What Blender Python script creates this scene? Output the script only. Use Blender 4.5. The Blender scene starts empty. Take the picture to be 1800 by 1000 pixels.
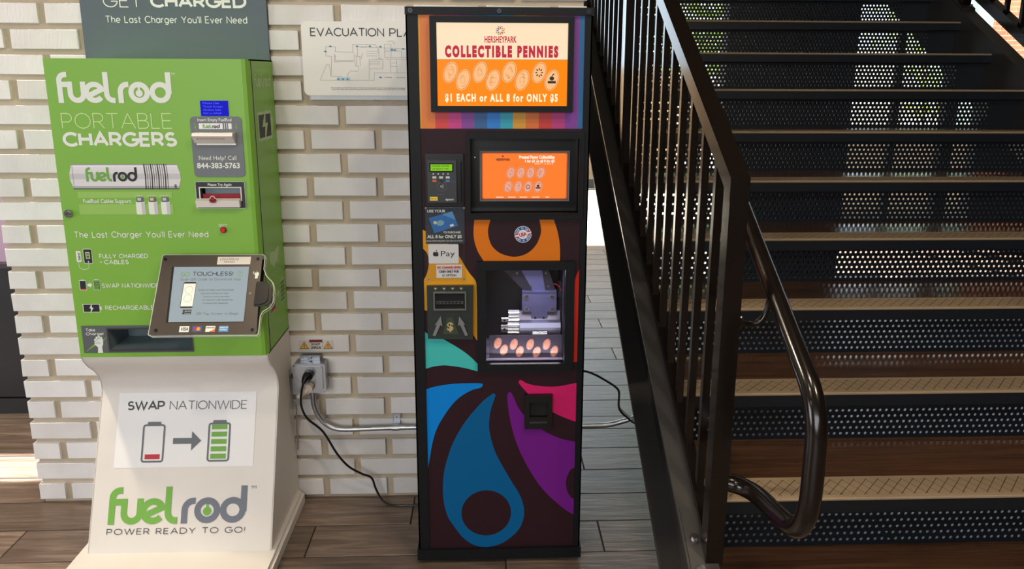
import bpy, bmesh, math, random
from mathutils import Vector, Matrix
random.seed(7)
C = bpy.context.scene.collection
PI = math.pi
SC = bpy.context.scene

# ------------------------------------------------------------------ camera, world, sun, lights, exposure
cam_d = bpy.data.cameras.new('camera'); cam = bpy.data.objects.new('camera', cam_d); C.objects.link(cam)
R_ = [(0.99937856, -0.03507682, 0.00348226), (-0.00400489, -0.21114035, -0.97744755), (0.03502099, 0.97682617, -0.21114962)]
right, down, fwd = [Vector(r) for r in R_]
cam.matrix_world = Matrix(((right.x, -down.x, -fwd.x, 0.0), (right.y, -down.y, -fwd.y, -2.36064),
                           (right.z, -down.z, -fwd.z, 1.46946), (0, 0, 0, 1)))
cam_d.sensor_width = 36; cam_d.lens = 1290.886 / 1800 * 36; cam_d.shift_y = -92.0 / 1800; cam_d.clip_start = .05
SC.camera = cam

w = bpy.data.worlds.new('world'); SC.world = w; w.use_nodes = True
bgn = w.node_tree.nodes['Background']; bgn.inputs[0].default_value = (.74, .88, 1.0, 1); bgn.inputs[1].default_value = 3.0

sun_d = bpy.data.lights.new('sun', 'SUN'); sun_d.energy = 30.0; sun_d.angle = math.radians(.6); sun_d.color = (1, .97, .92)
sun = bpy.data.objects.new('sun', sun_d); C.objects.link(sun)
SUN_DIR = Vector((.15, -.35, -1.0))
sun.rotation_euler = SUN_DIR.to_track_quat('-Z', 'Y').to_euler(); sun.location = (-4, 8, 9)

def area(name, loc, aim, sx, sy, power, col):
    d = bpy.data.lights.new(name, 'AREA'); d.shape = 'RECTANGLE'; d.size = sx; d.size_y = sy; d.energy = power; d.color = col
    o = bpy.data.objects.new(name, d); C.objects.link(o); o.location = loc
    o.rotation_euler = (Vector(aim) - Vector(loc)).to_track_quat('-Z', 'Y').to_euler(); return o
area('left_window_daylight', (-4.6, -2.0, 1.35), (-1.0, -.2, .5), 1.6, 1.6, 62, (.95, .95, 1.0))
area('front_window_daylight', (-1.2, -6.3, 2.0), (-.4, 0, .9), 4.5, 2.2, 168, (.96, .98, 1.0))
for lx, ly, p in ((-1.0, -1.9, 14), (1.6, -2.2, 28), (.5, -1.5, 16), (-3.2, -3.0, 12), (-2.05, -.10, 75)):  # middle entry: unseen fill added to brighten the kiosk's right side
    area('ceiling_downlight_and_fill', (lx, ly, 3.12), (lx, ly, 0), .16, .16, p, (1, .84, .62))

SC.view_settings.view_transform = 'Standard'; SC.view_settings.look = 'None'
SC.view_settings.gamma = 1; SC.view_settings.use_curve_mapping = False; SC.view_settings.exposure = 0.0
try:
    SC.cycles.use_denoising = True; SC.cycles.max_bounces = 8; SC.cycles.transparent_max_bounces = 12
    SC.cycles.caustics_reflective = False; SC.cycles.sample_clamp_indirect = 6
except Exception: pass

# ------------------------------------------------------------------ materials
def lin(c): c /= 255.0; return c / 12.92 if c <= .04045 else ((c + .055) / 1.055) ** 2.4
def RGB(r, g, b): return (lin(r), lin(g), lin(b), 1)
_M = {}
def mat(name, col, rough=.5, metal=0, emit=0, spec=.5, coat=0, bump=0, bscale=300, var=0):
    if name in _M: return _M[name]
    m = bpy.data.materials.new(name); m.use_nodes = True; nt = m.node_tree; b = nt.nodes['Principled BSDF']
    c = RGB(*col)
    b.inputs['Base Color'].default_value = c; b.inputs['Roughness'].default_value = rough
    b.inputs['Metallic'].default_value = metal; b.inputs['Specular IOR Level'].default_value = spec
    b.inputs['Coat Weight'].default_value = coat; b.inputs['Coat Roughness'].default_value = .08
    if emit: b.inputs['Emission Color'].default_value = c; b.inputs['Emission Strength'].default_value = emit + .33; b.inputs['Base Color'].default_value = (c[0] * .12, c[1] * .12, c[2] * .12, 1); b.inputs['Specular IOR Level'].default_value = .12
    tc = nt.nodes.new('ShaderNodeTexCoord')
    n = nt.nodes.new('ShaderNodeTexNoise'); n.inputs['Scale'].default_value = bscale; n.inputs['Detail'].default_value = 3
    nt.links.new(tc.outputs['Object'], n.inputs['Vector'])
    if bump:
        bp = nt.nodes.new('ShaderNodeBump'); bp.inputs['Strength'].default_value = bump; bp.inputs['Distance'].default_value = .002
        nt.links.new(n.outputs['Fac'], bp.inputs['Height']); nt.links.new(bp.outputs['Normal'], b.inputs['Normal'])
    if var:
        n2 = nt.nodes.new('ShaderNodeTexNoise'); n2.inputs['Scale'].default_value = 7; n2.inputs['Detail'].default_value = 6
        nt.links.new(tc.outputs['Object'], n2.inputs['Vector'])
        mr = nt.nodes.new('ShaderNodeMapRange'); mr.inputs['From Min'].default_value = .3; mr.inputs['From Max'].default_value = .7
        mr.inputs['To Min'].default_value = 1 - var; mr.inputs['To Max'].default_value = 1 + var
        nt.links.new(n2.outputs['Fac'], mr.inputs['Value'])
        mx = nt.nodes.new('ShaderNodeVectorMath'); mx.operation = 'SCALE'; mx.inputs[0].default_value = c[:3]
        nt.links.new(mr.outputs[0], mx.inputs['Scale']); nt.links.new(mx.outputs[0], b.inputs['Base Color'])
    _M[name] = m; return m

def N(nt, kind, **kw):
    n = nt.nodes.new(kind)
    for k, v in kw.items():
        if k in n.inputs: n.inputs[k].default_value = v
        else: setattr(n, k, v)
    return n

def brick_mat(name, c1, c2, rough=.75, streak=True):
    m = bpy.data.materials.new(name); m.use_nodes = True; nt = m.node_tree; L = nt.links; b = nt.nodes['Principled BSDF']
    tc = N(nt, 'ShaderNodeTexCoord'); oi = N(nt, 'ShaderNodeObjectInfo')
    add = N(nt, 'ShaderNodeVectorMath'); L.new(tc.outputs['Object'], add.inputs[0])
    sc = N(nt, 'ShaderNodeVectorMath', operation='SCALE'); L.new(oi.outputs['Location'], sc.inputs[0]); sc.inputs['Scale'].default_value = 3.7
    L.new(sc.outputs[0], add.inputs[1])
    mp = N(nt, 'ShaderNodeMapping'); mp.inputs['Scale'].default_value = (1, 1, .18 if streak else 1); L.new(add.outputs[0], mp.inputs['Vector'])
    n1 = N(nt, 'ShaderNodeTexNoise', Scale=160.0, Detail=4.0); L.new(mp.outputs[0], n1.inputs['Vector'])
    n2 = N(nt, 'ShaderNodeTexNoise', Scale=9.0, Detail=4.0); L.new(add.outputs[0], n2.inputs['Vector'])
    mix = N(nt, 'ShaderNodeMix', data_type='RGBA'); mix.inputs[6].default_value = RGB(*c1); mix.inputs[7].default_value = RGB(*c2)
    ma = N(nt, 'ShaderNodeMath', operation='ADD'); L.new(n2.outputs['Fac'], ma.inputs[0])
    mb = N(nt, 'ShaderNodeMath', operation='MULTIPLY'); L.new(oi.outputs['Random'], mb.inputs[0]); mb.inputs[1].default_value = .5
    L.new(mb.outputs[0], ma.inputs[1])
    mr = N(nt, 'ShaderNodeMapRange'); mr.inputs['From Min'].default_value = .35; mr.inputs['From Max'].default_value = 1.05; L.new(ma.outputs[0], mr.inputs['Value'])
    L.new(mr.outputs[0], mix.inputs[0]); L.new(mix.outputs[2], b.inputs['Base Color'])
    bp = N(nt, 'ShaderNodeBump', Strength=.35, Distance=.002); L.new(n1.outputs['Fac'], bp.inputs['Height']); L.new(bp.outputs[0], b.inputs['Normal'])
    b.inputs['Roughness'].default_value = rough
    _M[name] = m; return m

def wood_mat(name, cols, rough=.3, sx=1.0, spec=.5, relief=.5):
    m = bpy.data.materials.new(name); m.use_nodes = True; nt = m.node_tree; L = nt.links; b = nt.nodes['Principled BSDF']
    tc = N(nt, 'ShaderNodeTexCoord'); oi = N(nt, 'ShaderNodeObjectInfo')
    sc = N(nt, 'ShaderNodeVectorMath', operation='SCALE'); L.new(oi.outputs['Location'], sc.inputs[0]); sc.inputs['Scale'].default_value = 1.37
    add = N(nt, 'ShaderNodeVectorMath'); L.new(tc.outputs['Object'], add.inputs[0]); L.new(sc.outputs[0], add.inputs[1])
    mp = N(nt, 'ShaderNodeMapping'); mp.inputs['Scale'].default_value = (2.2 * sx, 26, 6); L.new(add.outputs[0], mp.inputs['Vector'])
    n1 = N(nt, 'ShaderNodeTexNoise', Scale=1.6, Detail=8.0, Roughness=.62, Distortion=.6); L.new(mp.outputs[0], n1.inputs['Vector'])
    mp2 = N(nt, 'ShaderNodeMapping'); mp2.inputs['Scale'].default_value = (5, 120, 10); L.new(add.outputs[0], mp2.inputs['Vector'])
    n2 = N(nt, 'ShaderNodeTexNoise', Scale=2.0, Detail=5.0, Roughness=.6); L.new(mp2.outputs[0], n2.inputs['Vector'])
    cr = N(nt, 'ShaderNodeValToRGB'); e = cr.color_ramp.elements
    e[0].position = .28; e[0].color = RGB(*cols[0]); e[1].position = .74; e[1].color = RGB(*cols[2])
    k = cr.color_ramp.elements.new(.5); k.color = RGB(*cols[1])
    ma = N(nt, 'ShaderNodeMath', operation='MULTIPLY_ADD'); L.new(n2.outputs['Fac'], ma.inputs[0]); ma.inputs[1].default_value = .25
    mb = N(nt, 'ShaderNodeMath', operation='MULTIPLY'); L.new(n1.outputs['Fac'], mb.inputs[0]); mb.inputs[1].default_value = .75
    L.new(mb.outputs[0], ma.inputs[2]); L.new(ma.outputs[0], cr.inputs['Fac'])
    hv = N(nt, 'ShaderNodeHueSaturation'); L.new(cr.outputs['Color'], hv.inputs['Color'])
    mr = N(nt, 'ShaderNodeMapRange'); mr.inputs['To Min'].default_value = .66; mr.inputs['To Max'].default_value = 1.28; L.new(oi.outputs['Random'], mr.inputs['Value'])
    L.new(mr.outputs[0], hv.inputs['Value']); L.new(hv.outputs[0], b.inputs['Base Color'])
    bp = N(nt, 'ShaderNodeBump', Strength=relief, Distance=.0025); L.new(ma.outputs[0], bp.inputs['Height']); L.new(bp.outputs[0], b.inputs['Normal'])
    b.inputs['Roughness'].default_value = rough; b.inputs['Specular IOR Level'].default_value = spec
    _M[name] = m; return m

def nosing_mat():
    m = bpy.data.materials.new('scored abrasive nosing'); m.use_nodes = True; nt = m.node_tree; L = nt.links; b = nt.nodes['Principled BSDF']
    tc = N(nt, 'ShaderNodeTexCoord'); sp = N(nt, 'ShaderNodeSeparateXYZ'); L.new(tc.outputs['Object'], sp.inputs[0])
    def lines(a, bb, period, width):
        m1 = N(nt, 'ShaderNodeMath', operation='MULTIPLY'); L.new(sp.outputs[0], m1.inputs[0]); m1.inputs[1].default_value = a / period
        m2 = N(nt, 'ShaderNodeMath', operation='MULTIPLY_ADD'); L.new(sp.outputs[1], m2.inputs[0]); m2.inputs[1].default_value = bb / period; L.new(m1.outputs[0], m2.inputs[2])
        f = N(nt, 'ShaderNodeMath', operation='FRACT'); L.new(m2.outputs[0], f.inputs[0])
        l = N(nt, 'ShaderNodeMath', operation='LESS_THAN'); L.new(f.outputs[0], l.inputs[0]); l.inputs[1].default_value = width; return l
    l1 = lines(1, -1.0, .034, .08); l2 = lines(1, .5, .034, .065); l3 = lines(1, .5, .0085, .22)
    mx = N(nt, 'ShaderNodeMath', operation='MAXIMUM'); L.new(l1.outputs[0], mx.inputs[0]); L.new(l2.outputs[0], mx.inputs[1])
    h = N(nt, 'ShaderNodeMath', operation='MULTIPLY'); L.new(l3.outputs[0], h.inputs[0]); h.inputs[1].default_value = .4
    m3 = N(nt, 'ShaderNodeMath', operation='MAXIMUM'); L.new(mx.outputs[0], m3.inputs[0]); L.new(h.outputs[0], m3.inputs[1])
    # plain bands along the front and back of the strip
    g1 = N(nt, 'ShaderNodeMath', operation='GREATER_THAN'); L.new(sp.outputs[1], g1.inputs[0]); g1.inputs[1].default_value = .016
    g2 = N(nt, 'ShaderNodeMath', operation='LESS_THAN'); L.new(sp.outputs[1], g2.inputs[0]); g2.inputs[1].default_value = .094
    g = N(nt, 'ShaderNodeMath', operation='MULTIPLY'); L.new(g1.outputs[0], g.inputs[0]); L.new(g2.outputs[0], g.inputs[1])
    gg = N(nt, 'ShaderNodeMath', operation='MULTIPLY'); L.new(g.outputs[0], gg.inputs[0]); L.new(m3.outputs[0], gg.inputs[1])
    ns = N(nt, 'ShaderNodeTexNoise', Scale=900.0, Detail=2.0); L.new(tc.outputs['Object'], ns.inputs['Vector'])
    cm = N(nt, 'ShaderNodeMix', data_type='RGBA'); cm.inputs[6].default_value = RGB(122, 104, 82); cm.inputs[7].default_value = RGB(192, 168, 138); L.new(ns.outputs['Fac'], cm.inputs[0])
    mix = N(nt, 'ShaderNodeMix', data_type='RGBA'); L.new(gg.outputs[0], mix.inputs[0]); L.new(cm.outputs[2], mix.inputs[6]); mix.inputs[7].default_value = RGB(60, 38, 24)
    L.new(mix.outputs[2], b.inputs['Base Color']); b.inputs['Roughness'].default_value = .65
    bp = N(nt, 'ShaderNodeBump', Strength=.5, Distance=.002); iv = N(nt, 'ShaderNodeMath', operation='SUBTRACT'); iv.inputs[0].default_value = 1
    L.new(gg.outputs[0], iv.inputs[1]); L.new(iv.outputs[0], bp.inputs['Height']); L.new(bp.outputs[0], b.inputs['Normal'])
    _M['nosing'] = m; return m

def glass_mat(name, tint=(1, 1, 1), refl=1.0):
    m = bpy.data.materials.new(name); m.use_nodes = True; nt = m.node_tree; L = nt.links; nt.nodes.remove(nt.nodes['Principled BSDF'])
    out = nt.nodes['Material Output']; tr = N(nt, 'ShaderNodeBsdfTransparent'); tr.inputs[0].default_value = (*tint, 1)
    gl = N(nt, 'ShaderNodeBsdfGlossy'); gl.inputs['Roughness'].default_value = .02; fr = N(nt, 'ShaderNodeFresnel', IOR=1.45)
    mx = N(nt, 'ShaderNodeMixShader'); mu = N(nt, 'ShaderNodeMath', operation='MULTIPLY'); L.new(fr.outputs[0], mu.inputs[0]); mu.inputs[1].default_value = refl
    ge = N(nt, 'ShaderNodeNewGeometry'); ib = N(nt, 'ShaderNodeMath', operation='SUBTRACT'); ib.inputs[0].default_value = 1; L.new(ge.outputs['Backfacing'], ib.inputs[1])
    m2 = N(nt, 'ShaderNodeMath', operation='MULTIPLY'); L.new(mu.outputs[0], m2.inputs[0]); L.new(ib.outputs[0], m2.inputs[1])
    L.new(m2.outputs[0], mx.inputs[0]); L.new(tr.outputs[0], mx.inputs[1]); L.new(gl.outputs[0], mx.inputs[2]); L.new(mx.outputs[0], out.inputs['Surface'])
    _M[name] = m; return m

M_brick = brick_mat('white painted brick', (238, 238, 239), (220, 218, 217))
M_mortar = mat('mortar', (190, 177, 156), .9, bump=.6, bscale=120, var=.08)
M_plank = wood_mat('wood look tile', [(72, 59, 51), (114, 97, 85), (160, 143, 129)], .32, relief=.8)
M_grout = mat('dark grout', (52, 38, 30), .8, bump=.2)
M_tread = wood_mat('brown tread plank', [(50, 34, 26), (76, 52, 38), (100, 72, 52)], .17, sx=.5, relief=.05)
M_nosing = nosing_mat()
M_steel = mat('black stair steel', (52, 50, 49), .33, spec=.5, bump=.08, bscale=60)
M_navy = mat('dark navy riser steel', (17, 24, 33), .42, bump=.15, bscale=200)
M_rail = mat('black gloss rail paint', (22, 16, 13), .2, spec=.5, coat=.2, bump=.05, bscale=80)
M_blk = mat('black satin metal', (15, 18, 22), .5, spec=.25, bump=.1, bscale=600)
M_blk2 = mat('black plastic', (10, 10, 12), .3)
M_void = mat('dark recess', (6, 6, 8), .8)
M_white = mat('white kiosk paint', (222, 218, 213), .5, bump=.05, bscale=40, var=.02)
M_green = mat('kiosk green', (128, 184, 66), .42, bump=.06, bscale=900)
M_slate = mat('slate panel', (84, 98, 108), .55)
M_chrome = mat('bright metal', (200, 200, 205), .22, metal=1)
M_galv = mat('galvanised steel', (176, 180, 186), .34, metal=1, bump=.2, bscale=90, var=.12)
M_glass = glass_mat('clear glass')
M_acryl = glass_mat('clear acrylic', (.97, .97, .97), 1.5)

# ------------------------------------------------------------------ mesh builder
class F:      # a flat frame: (u, v, h) -> 3D
    def __init__(s, o, u, v, n): s.o, s.u, s.v, s.n = Vector(o), Vector(u), Vector(v), Vector(n)
    def __call__(s, u, v, h=0): return s.o + s.u * u + s.v * v + s.n * h

class MB:
    def __init__(s): s.v = []; s.f = []; s.m = []
    def add(s, vs, fs, m=0):
        k = len(s.v); s.v += [tuple(p) for p in vs]; s.f += [tuple(i + k for i in f) for f in fs]; s.m += [m] * len(fs); return s
    def box(s, x0, x1, y0, y1, z0, z1, m=0, fr=None, sh=0.0):
        # sh: shear dz/dy (a box that climbs with the stair)
        P = [(x, y, z + sh * y) for x in (x0, x1) for y in (y0, y1) for z in (z0, z1)]
        if fr: P = [fr(*p) for p in P]
        return s.add(P, [(0, 1, 3, 2), (4, 6, 7, 5), (0, 4, 5, 1), (2, 3, 7, 6), (0, 2, 6, 4), (1, 5, 7, 3)], m)
    def cbox(s, x0, x1, y0, y1, z0, z1, c=.002, m=0):       # box with every edge chamfered
        P = []
        for x, sx in ((x0, 1), (x1, -1)):
            for y, sy in ((y0, 1), (y1, -1)):
                for z, sz in ((z0, 1), (z1, -1)):
                    P += [(x, y + sy * c, z + sz * c), (x + sx * c, y, z + sz * c), (x + sx * c, y + sy * c, z)]
        bm = bmesh.new(); vs = [bm.verts.new(p) for p in P]
        r = bmesh.ops.convex_hull(bm, input=vs); bmesh.ops.dissolve_limit(bm, angle_limit=.01, verts=bm.verts, edges=bm.edges)
        bm.verts.index_update(); s.add([v.co for v in bm.verts], [[v.index for v in f.verts] for f in bm.faces], m); bm.free(); return s
    def prism(s, pts, fn, h0, h1, m=0):     # polygon pts in 2D, fn(a, b, h) -> 3D
        n = len(pts); V = [fn(a, b, h0) for a, b in pts] + [fn(a, b, h1) for a, b in pts]
        fs = [tuple(range(n))[::-1], tuple(range(n, 2 * n))] + [(i, (i + 1) % n, n + (i + 1) % n, n + i) for i in range(n)]
        return s.add(V, fs, m)
    def poly(s, fr, pts, h, m=0): return s.add([fr(a, b, h) for a, b in pts], [tuple(range(len(pts)))], m)
    def rect(s, fr, u0, u1, v0, v1, h, m=0): return s.poly(fr, [(u0, v0), (u1, v0), (u1, v1), (u0, v1)], h, m)
    def rrect(s, fr, u0, u1, v0, v1, r, h, m=0, h0=None):
        pts = rr(u0, u1, v0, v1, r)
        return s.poly(fr, pts, h, m) if h0 is None else s.prism(pts, lambda a, b, c: fr(a, b, c), h0, h, m)
    def disc(s, fr, u, v, r, h, m=0, n=20, h0=None, ry=None, tilt=0):
        pts = ell(u, v, r, ry or r, tilt, n)
        return s.poly(fr, pts, h, m) if h0 is None else s.prism(pts, lambda a, b, c: fr(a, b, c), h0, h, m)
    def ring(s, fr, u, v, r0, r1, h, m=0, a0=0, a1=360, n=28, h0=None):
        A = [math.radians(a0 + (a1 - a0) * i / n) for i in range(n + 1)]
        if h0 is None:
            V = [fr(u + r * math.cos(a), v + r * math.sin(a), h) for a in A for r in (r0, r1)]
            return s.add(V, [(2 * i, 2 * i + 1, 2 * i + 3, 2 * i + 2) for i in range(n)], m)
        V = [fr(u + r * math.cos(a), v + r * math.sin(a), hh) for a in A for r in (r0, r1) for hh in (h0, h)]
        fs = []
        for i in range(n):
            a, b = 4 * i, 4 * i + 4
            fs += [(a + 1, a + 3, b + 3, b + 1), (a, b, b + 2, a + 2), (a, a + 1, b + 1, b), (a + 2, b + 2, b + 3, a + 3)]
        return s.add(V, fs, m)
    def tube(s, path, r, seg=10, m=0, cap=True):
        P = [Vector(p) for p in path]; n = len(P); rings = []; up = None
        for i, p in enumerate(P):
            t = (P[min(i + 1, n - 1)] - P[max(i - 1, 0)]).normalized()
            if up is None:
                up = Vector((0, 0, 1)) if abs(t.z) < .9 else Vector((1, 0, 0))
            a = (up - t * up.dot(t)).normalized(); up = a; b = t.cross(a)
            rr_ = r[i] if isinstance(r, (list, tuple)) else r
            rings.append([p + a * rr_ * math.cos(2 * PI * k / seg) + b * rr_ * math.sin(2 * PI * k / seg) for k in range(seg)])
        V = [q for ring in rings for q in ring]; fs = []
        for i in range(n - 1):
            for k in range(seg): fs.append((i * seg + k, i * seg + (k + 1) % seg, (i + 1) * seg + (k + 1) % seg, (i + 1) * seg + k))
        if cap: fs += [tuple(range(seg))[::-1], tuple(range((n - 1) * seg, n * seg))]
        return s.add(V, fs, m)
    def cyl(s, a, b, r, seg=16, m=0, r1=None): return s.tube([a, b], [r, r if r1 is None else r1], seg, m)
    def sphere(s, c, r, m=0, n=8, sc=(1, 1, 1)):
        V = []; fs = []
        for i in range(n + 1):
            for k in range(2 * n):
                th = PI * i / n; ph = PI * k / n
                V.append((c[0] + r * sc[0] * math.sin(th) * math.cos(ph), c[1] + r * sc[1] * math.sin(th) * math.sin(ph), c[2] + r * sc[2] * math.cos(th)))
        for i in range(n):
            for k in range(2 * n):
                a = i * 2 * n + k; b = i * 2 * n + (k + 1) % (2 * n); fs.append((a, b, b + 2 * n, a + 2 * n))
        return s.add(V, fs, m)
    def stroke(s, fr, pts, wd, h, m=0):     # flat ribbon with mitred joints
        s.ns = (getattr(s, 'ns', 0) + 1) % 3; h = h + s.ns * 8e-5
        P = [Vector(p) for p in pts]; n = len(P); closed = n > 2 and (P[0] - P[-1]).length < 1e-6; Lf = []; Rt = []
        for i in range(n):
            if closed: a = P[i - 1 if i else n - 2]; b = P[(i + 1) if i < n - 1 else 1]
            else: a = P[max(i - 1, 0)]; b = P[min(i + 1, n - 1)]
            d1 = (P[i] - a); d2 = (b - P[i])
            if d1.length < 1e-9: d1 = d2
            if d2.length < 1e-9: d2 = d1
            d1 = d1.normalized(); d2 = d2.normalized(); t = d1 + d2
            t = t.normalized() if t.length > 1e-6 else d1
            nn = Vector((-t.y, t.x)); k = 1 / max(.45, nn.dot(Vector((-d1.y, d1.x))))
            Lf.append(P[i] + nn * wd / 2 * k); Rt.append(P[i] - nn * wd / 2 * k)
        V = [fr(q.x, q.y, h + 8e-5 * i / n) for i, pr in enumerate(zip(Lf, Rt)) for q in pr]
        return s.add(V, [(2 * i, 2 * i + 1, 2 * i + 3, 2 * i + 2) for i in range(n - 1)], m)
    def mesh(s, name, mats):
        me = bpy.data.meshes.new(name); me.from_pydata(s.v, [], s.f)
        for mm in mats: me.materials.append(mm)
        me.polygons.foreach_set('material_index', s.m); me.update()
        bm = bmesh.new(); bm.from_mesh(me); bmesh.ops.recalc_face_normals(bm, faces=bm.faces); bm.to_mesh(me); bm.free(); return me
    def build(s, name, mats, parent=None, smooth=False, loc=None):
        if not isinstance(mats, (list, tuple)): mats = [mats]
        me = s.mesh(name, mats)
        if smooth:
            me.polygons.foreach_set('use_smooth', [True] * len(me.polygons))
            try: me.set_sharp_from_angle(angle=math.radians(40))
            except Exception: pass
        o = link(name, me, parent, loc)
        if parent is not None and ('lettering' in name or name.startswith('printed_') or name in ('reader_marks', 'floor_plan', 'drop_artwork', 'card_stickers')): o['kind'] = 'stuff'
        return o

def link(name, me, parent=None, loc=None):
    o = bpy.data.objects.new(name, me); C.objects.link(o)
    if loc is not None: o.location = loc
    if parent is not None: o.parent = parent
    return o
def thing(name, label, cat, loc=(0, 0, 0), group=None):
    o = bpy.data.objects.new(name, None); C.objects.link(o); o.location = loc; o.empty_display_size = .1
    return tag(o, label, cat, group)
def tag(o, label, cat, group=None):
    o['label'] = label; o['category'] = cat
    if group: o['group'] = group
    return o
def structure(o, label=None, cat=None):
    o['kind'] = 'structure'
    if label: o['label'] = label
    if cat: o['category'] = cat
    return o
def seat(o, loc):
    # put an object's origin at loc while its mesh stays where it is
    d = Vector(loc) - o.location; o.data.transform(Matrix.Translation(-d)); o.location = loc; return o
def keep(root, ch):         # children meshes are in world coordinates: offset them under their root
    ch.location = ch.location - root.location

def arc(cx, cy, rx, ry, a0, a1, n=10):
    return [(cx + rx * math.cos(math.radians(a0 + (a1 - a0) * i / n)), cy + ry * math.sin(math.radians(a0 + (a1 - a0) * i / n))) for i in range(n + 1)]
def rr(u0, u1, v0, v1, r, n=5):
    return arc(u1 - r, v0 + r, r, r, -90, 0, n) + arc(u1 - r, v1 - r, r, r, 0, 90, n) + arc(u0 + r, v1 - r, r, r, 90, 180, n) + arc(u0 + r, v0 + r, r, r, 180, 270, n)
def ell(u, v, rx, ry, tilt=0, n=20):
    c, s_ = math.cos(math.radians(tilt)), math.sin(math.radians(tilt)); o = []
    for i in range(n):
        a = 2 * PI * i / n; x = rx * math.cos(a); y = ry * math.sin(a); o.append((u + x * c - y * s_, v + x * s_ + y * c))
    return o
def xf(pts, u0, v0, su, sv): return [(u0 + a * su, v0 + b * sv) for a, b in pts]

# ------------------------------------------------------------------ lettering: built-in font, and a geometric stroke alphabet
_tc = {}
def text_raw(st, bold, sp=1.0):
    k = (st, bold, sp)
    if k in _tc: return _tc[k]
    c = bpy.data.curves.new('t', 'FONT'); c.body = st; c.size = 1; c.resolution_u = 3; c.offset = bold; c.space_character = sp; c.dimensions = '2D'; c.fill_mode = 'BOTH'
    o = bpy.data.objects.new('t', c); C.objects.link(o); bpy.context.view_layer.update()
    me = o.evaluated_get(bpy.context.evaluated_depsgraph_get()).to_mesh()
    V = [(v.co.x, v.co.y) for v in me.vertices]; Fc = [tuple(p.vertices) for p in me.polygons]
    bpy.data.objects.remove(o); bpy.data.curves.remove(c); _tc[k] = (V, Fc); return _tc[k]
CAPH = max(v[1] for v in text_raw('H', 0)[0])
def text(mb, fr, st, u0, u1, v0, v1, h, m=0, bold=0.0, shear=0.0, sp=1.0):
    V, Fc = text_raw(st, bold, sp)
    if not V: return
    xs = [v[0] for v in V]; a, b = min(xs), max(xs); su = (u1 - u0) / (b - a); sv = (v1 - v0) / CAPH
    mb.add([fr(u0 + (x - a) * su + y * sv * shear, v0 + y * sv, h) for x, y in V], Fc, m)
def circ(cx, cy, rx, ry): return arc(cx, cy, rx, ry, 90, 450, 22)
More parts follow.
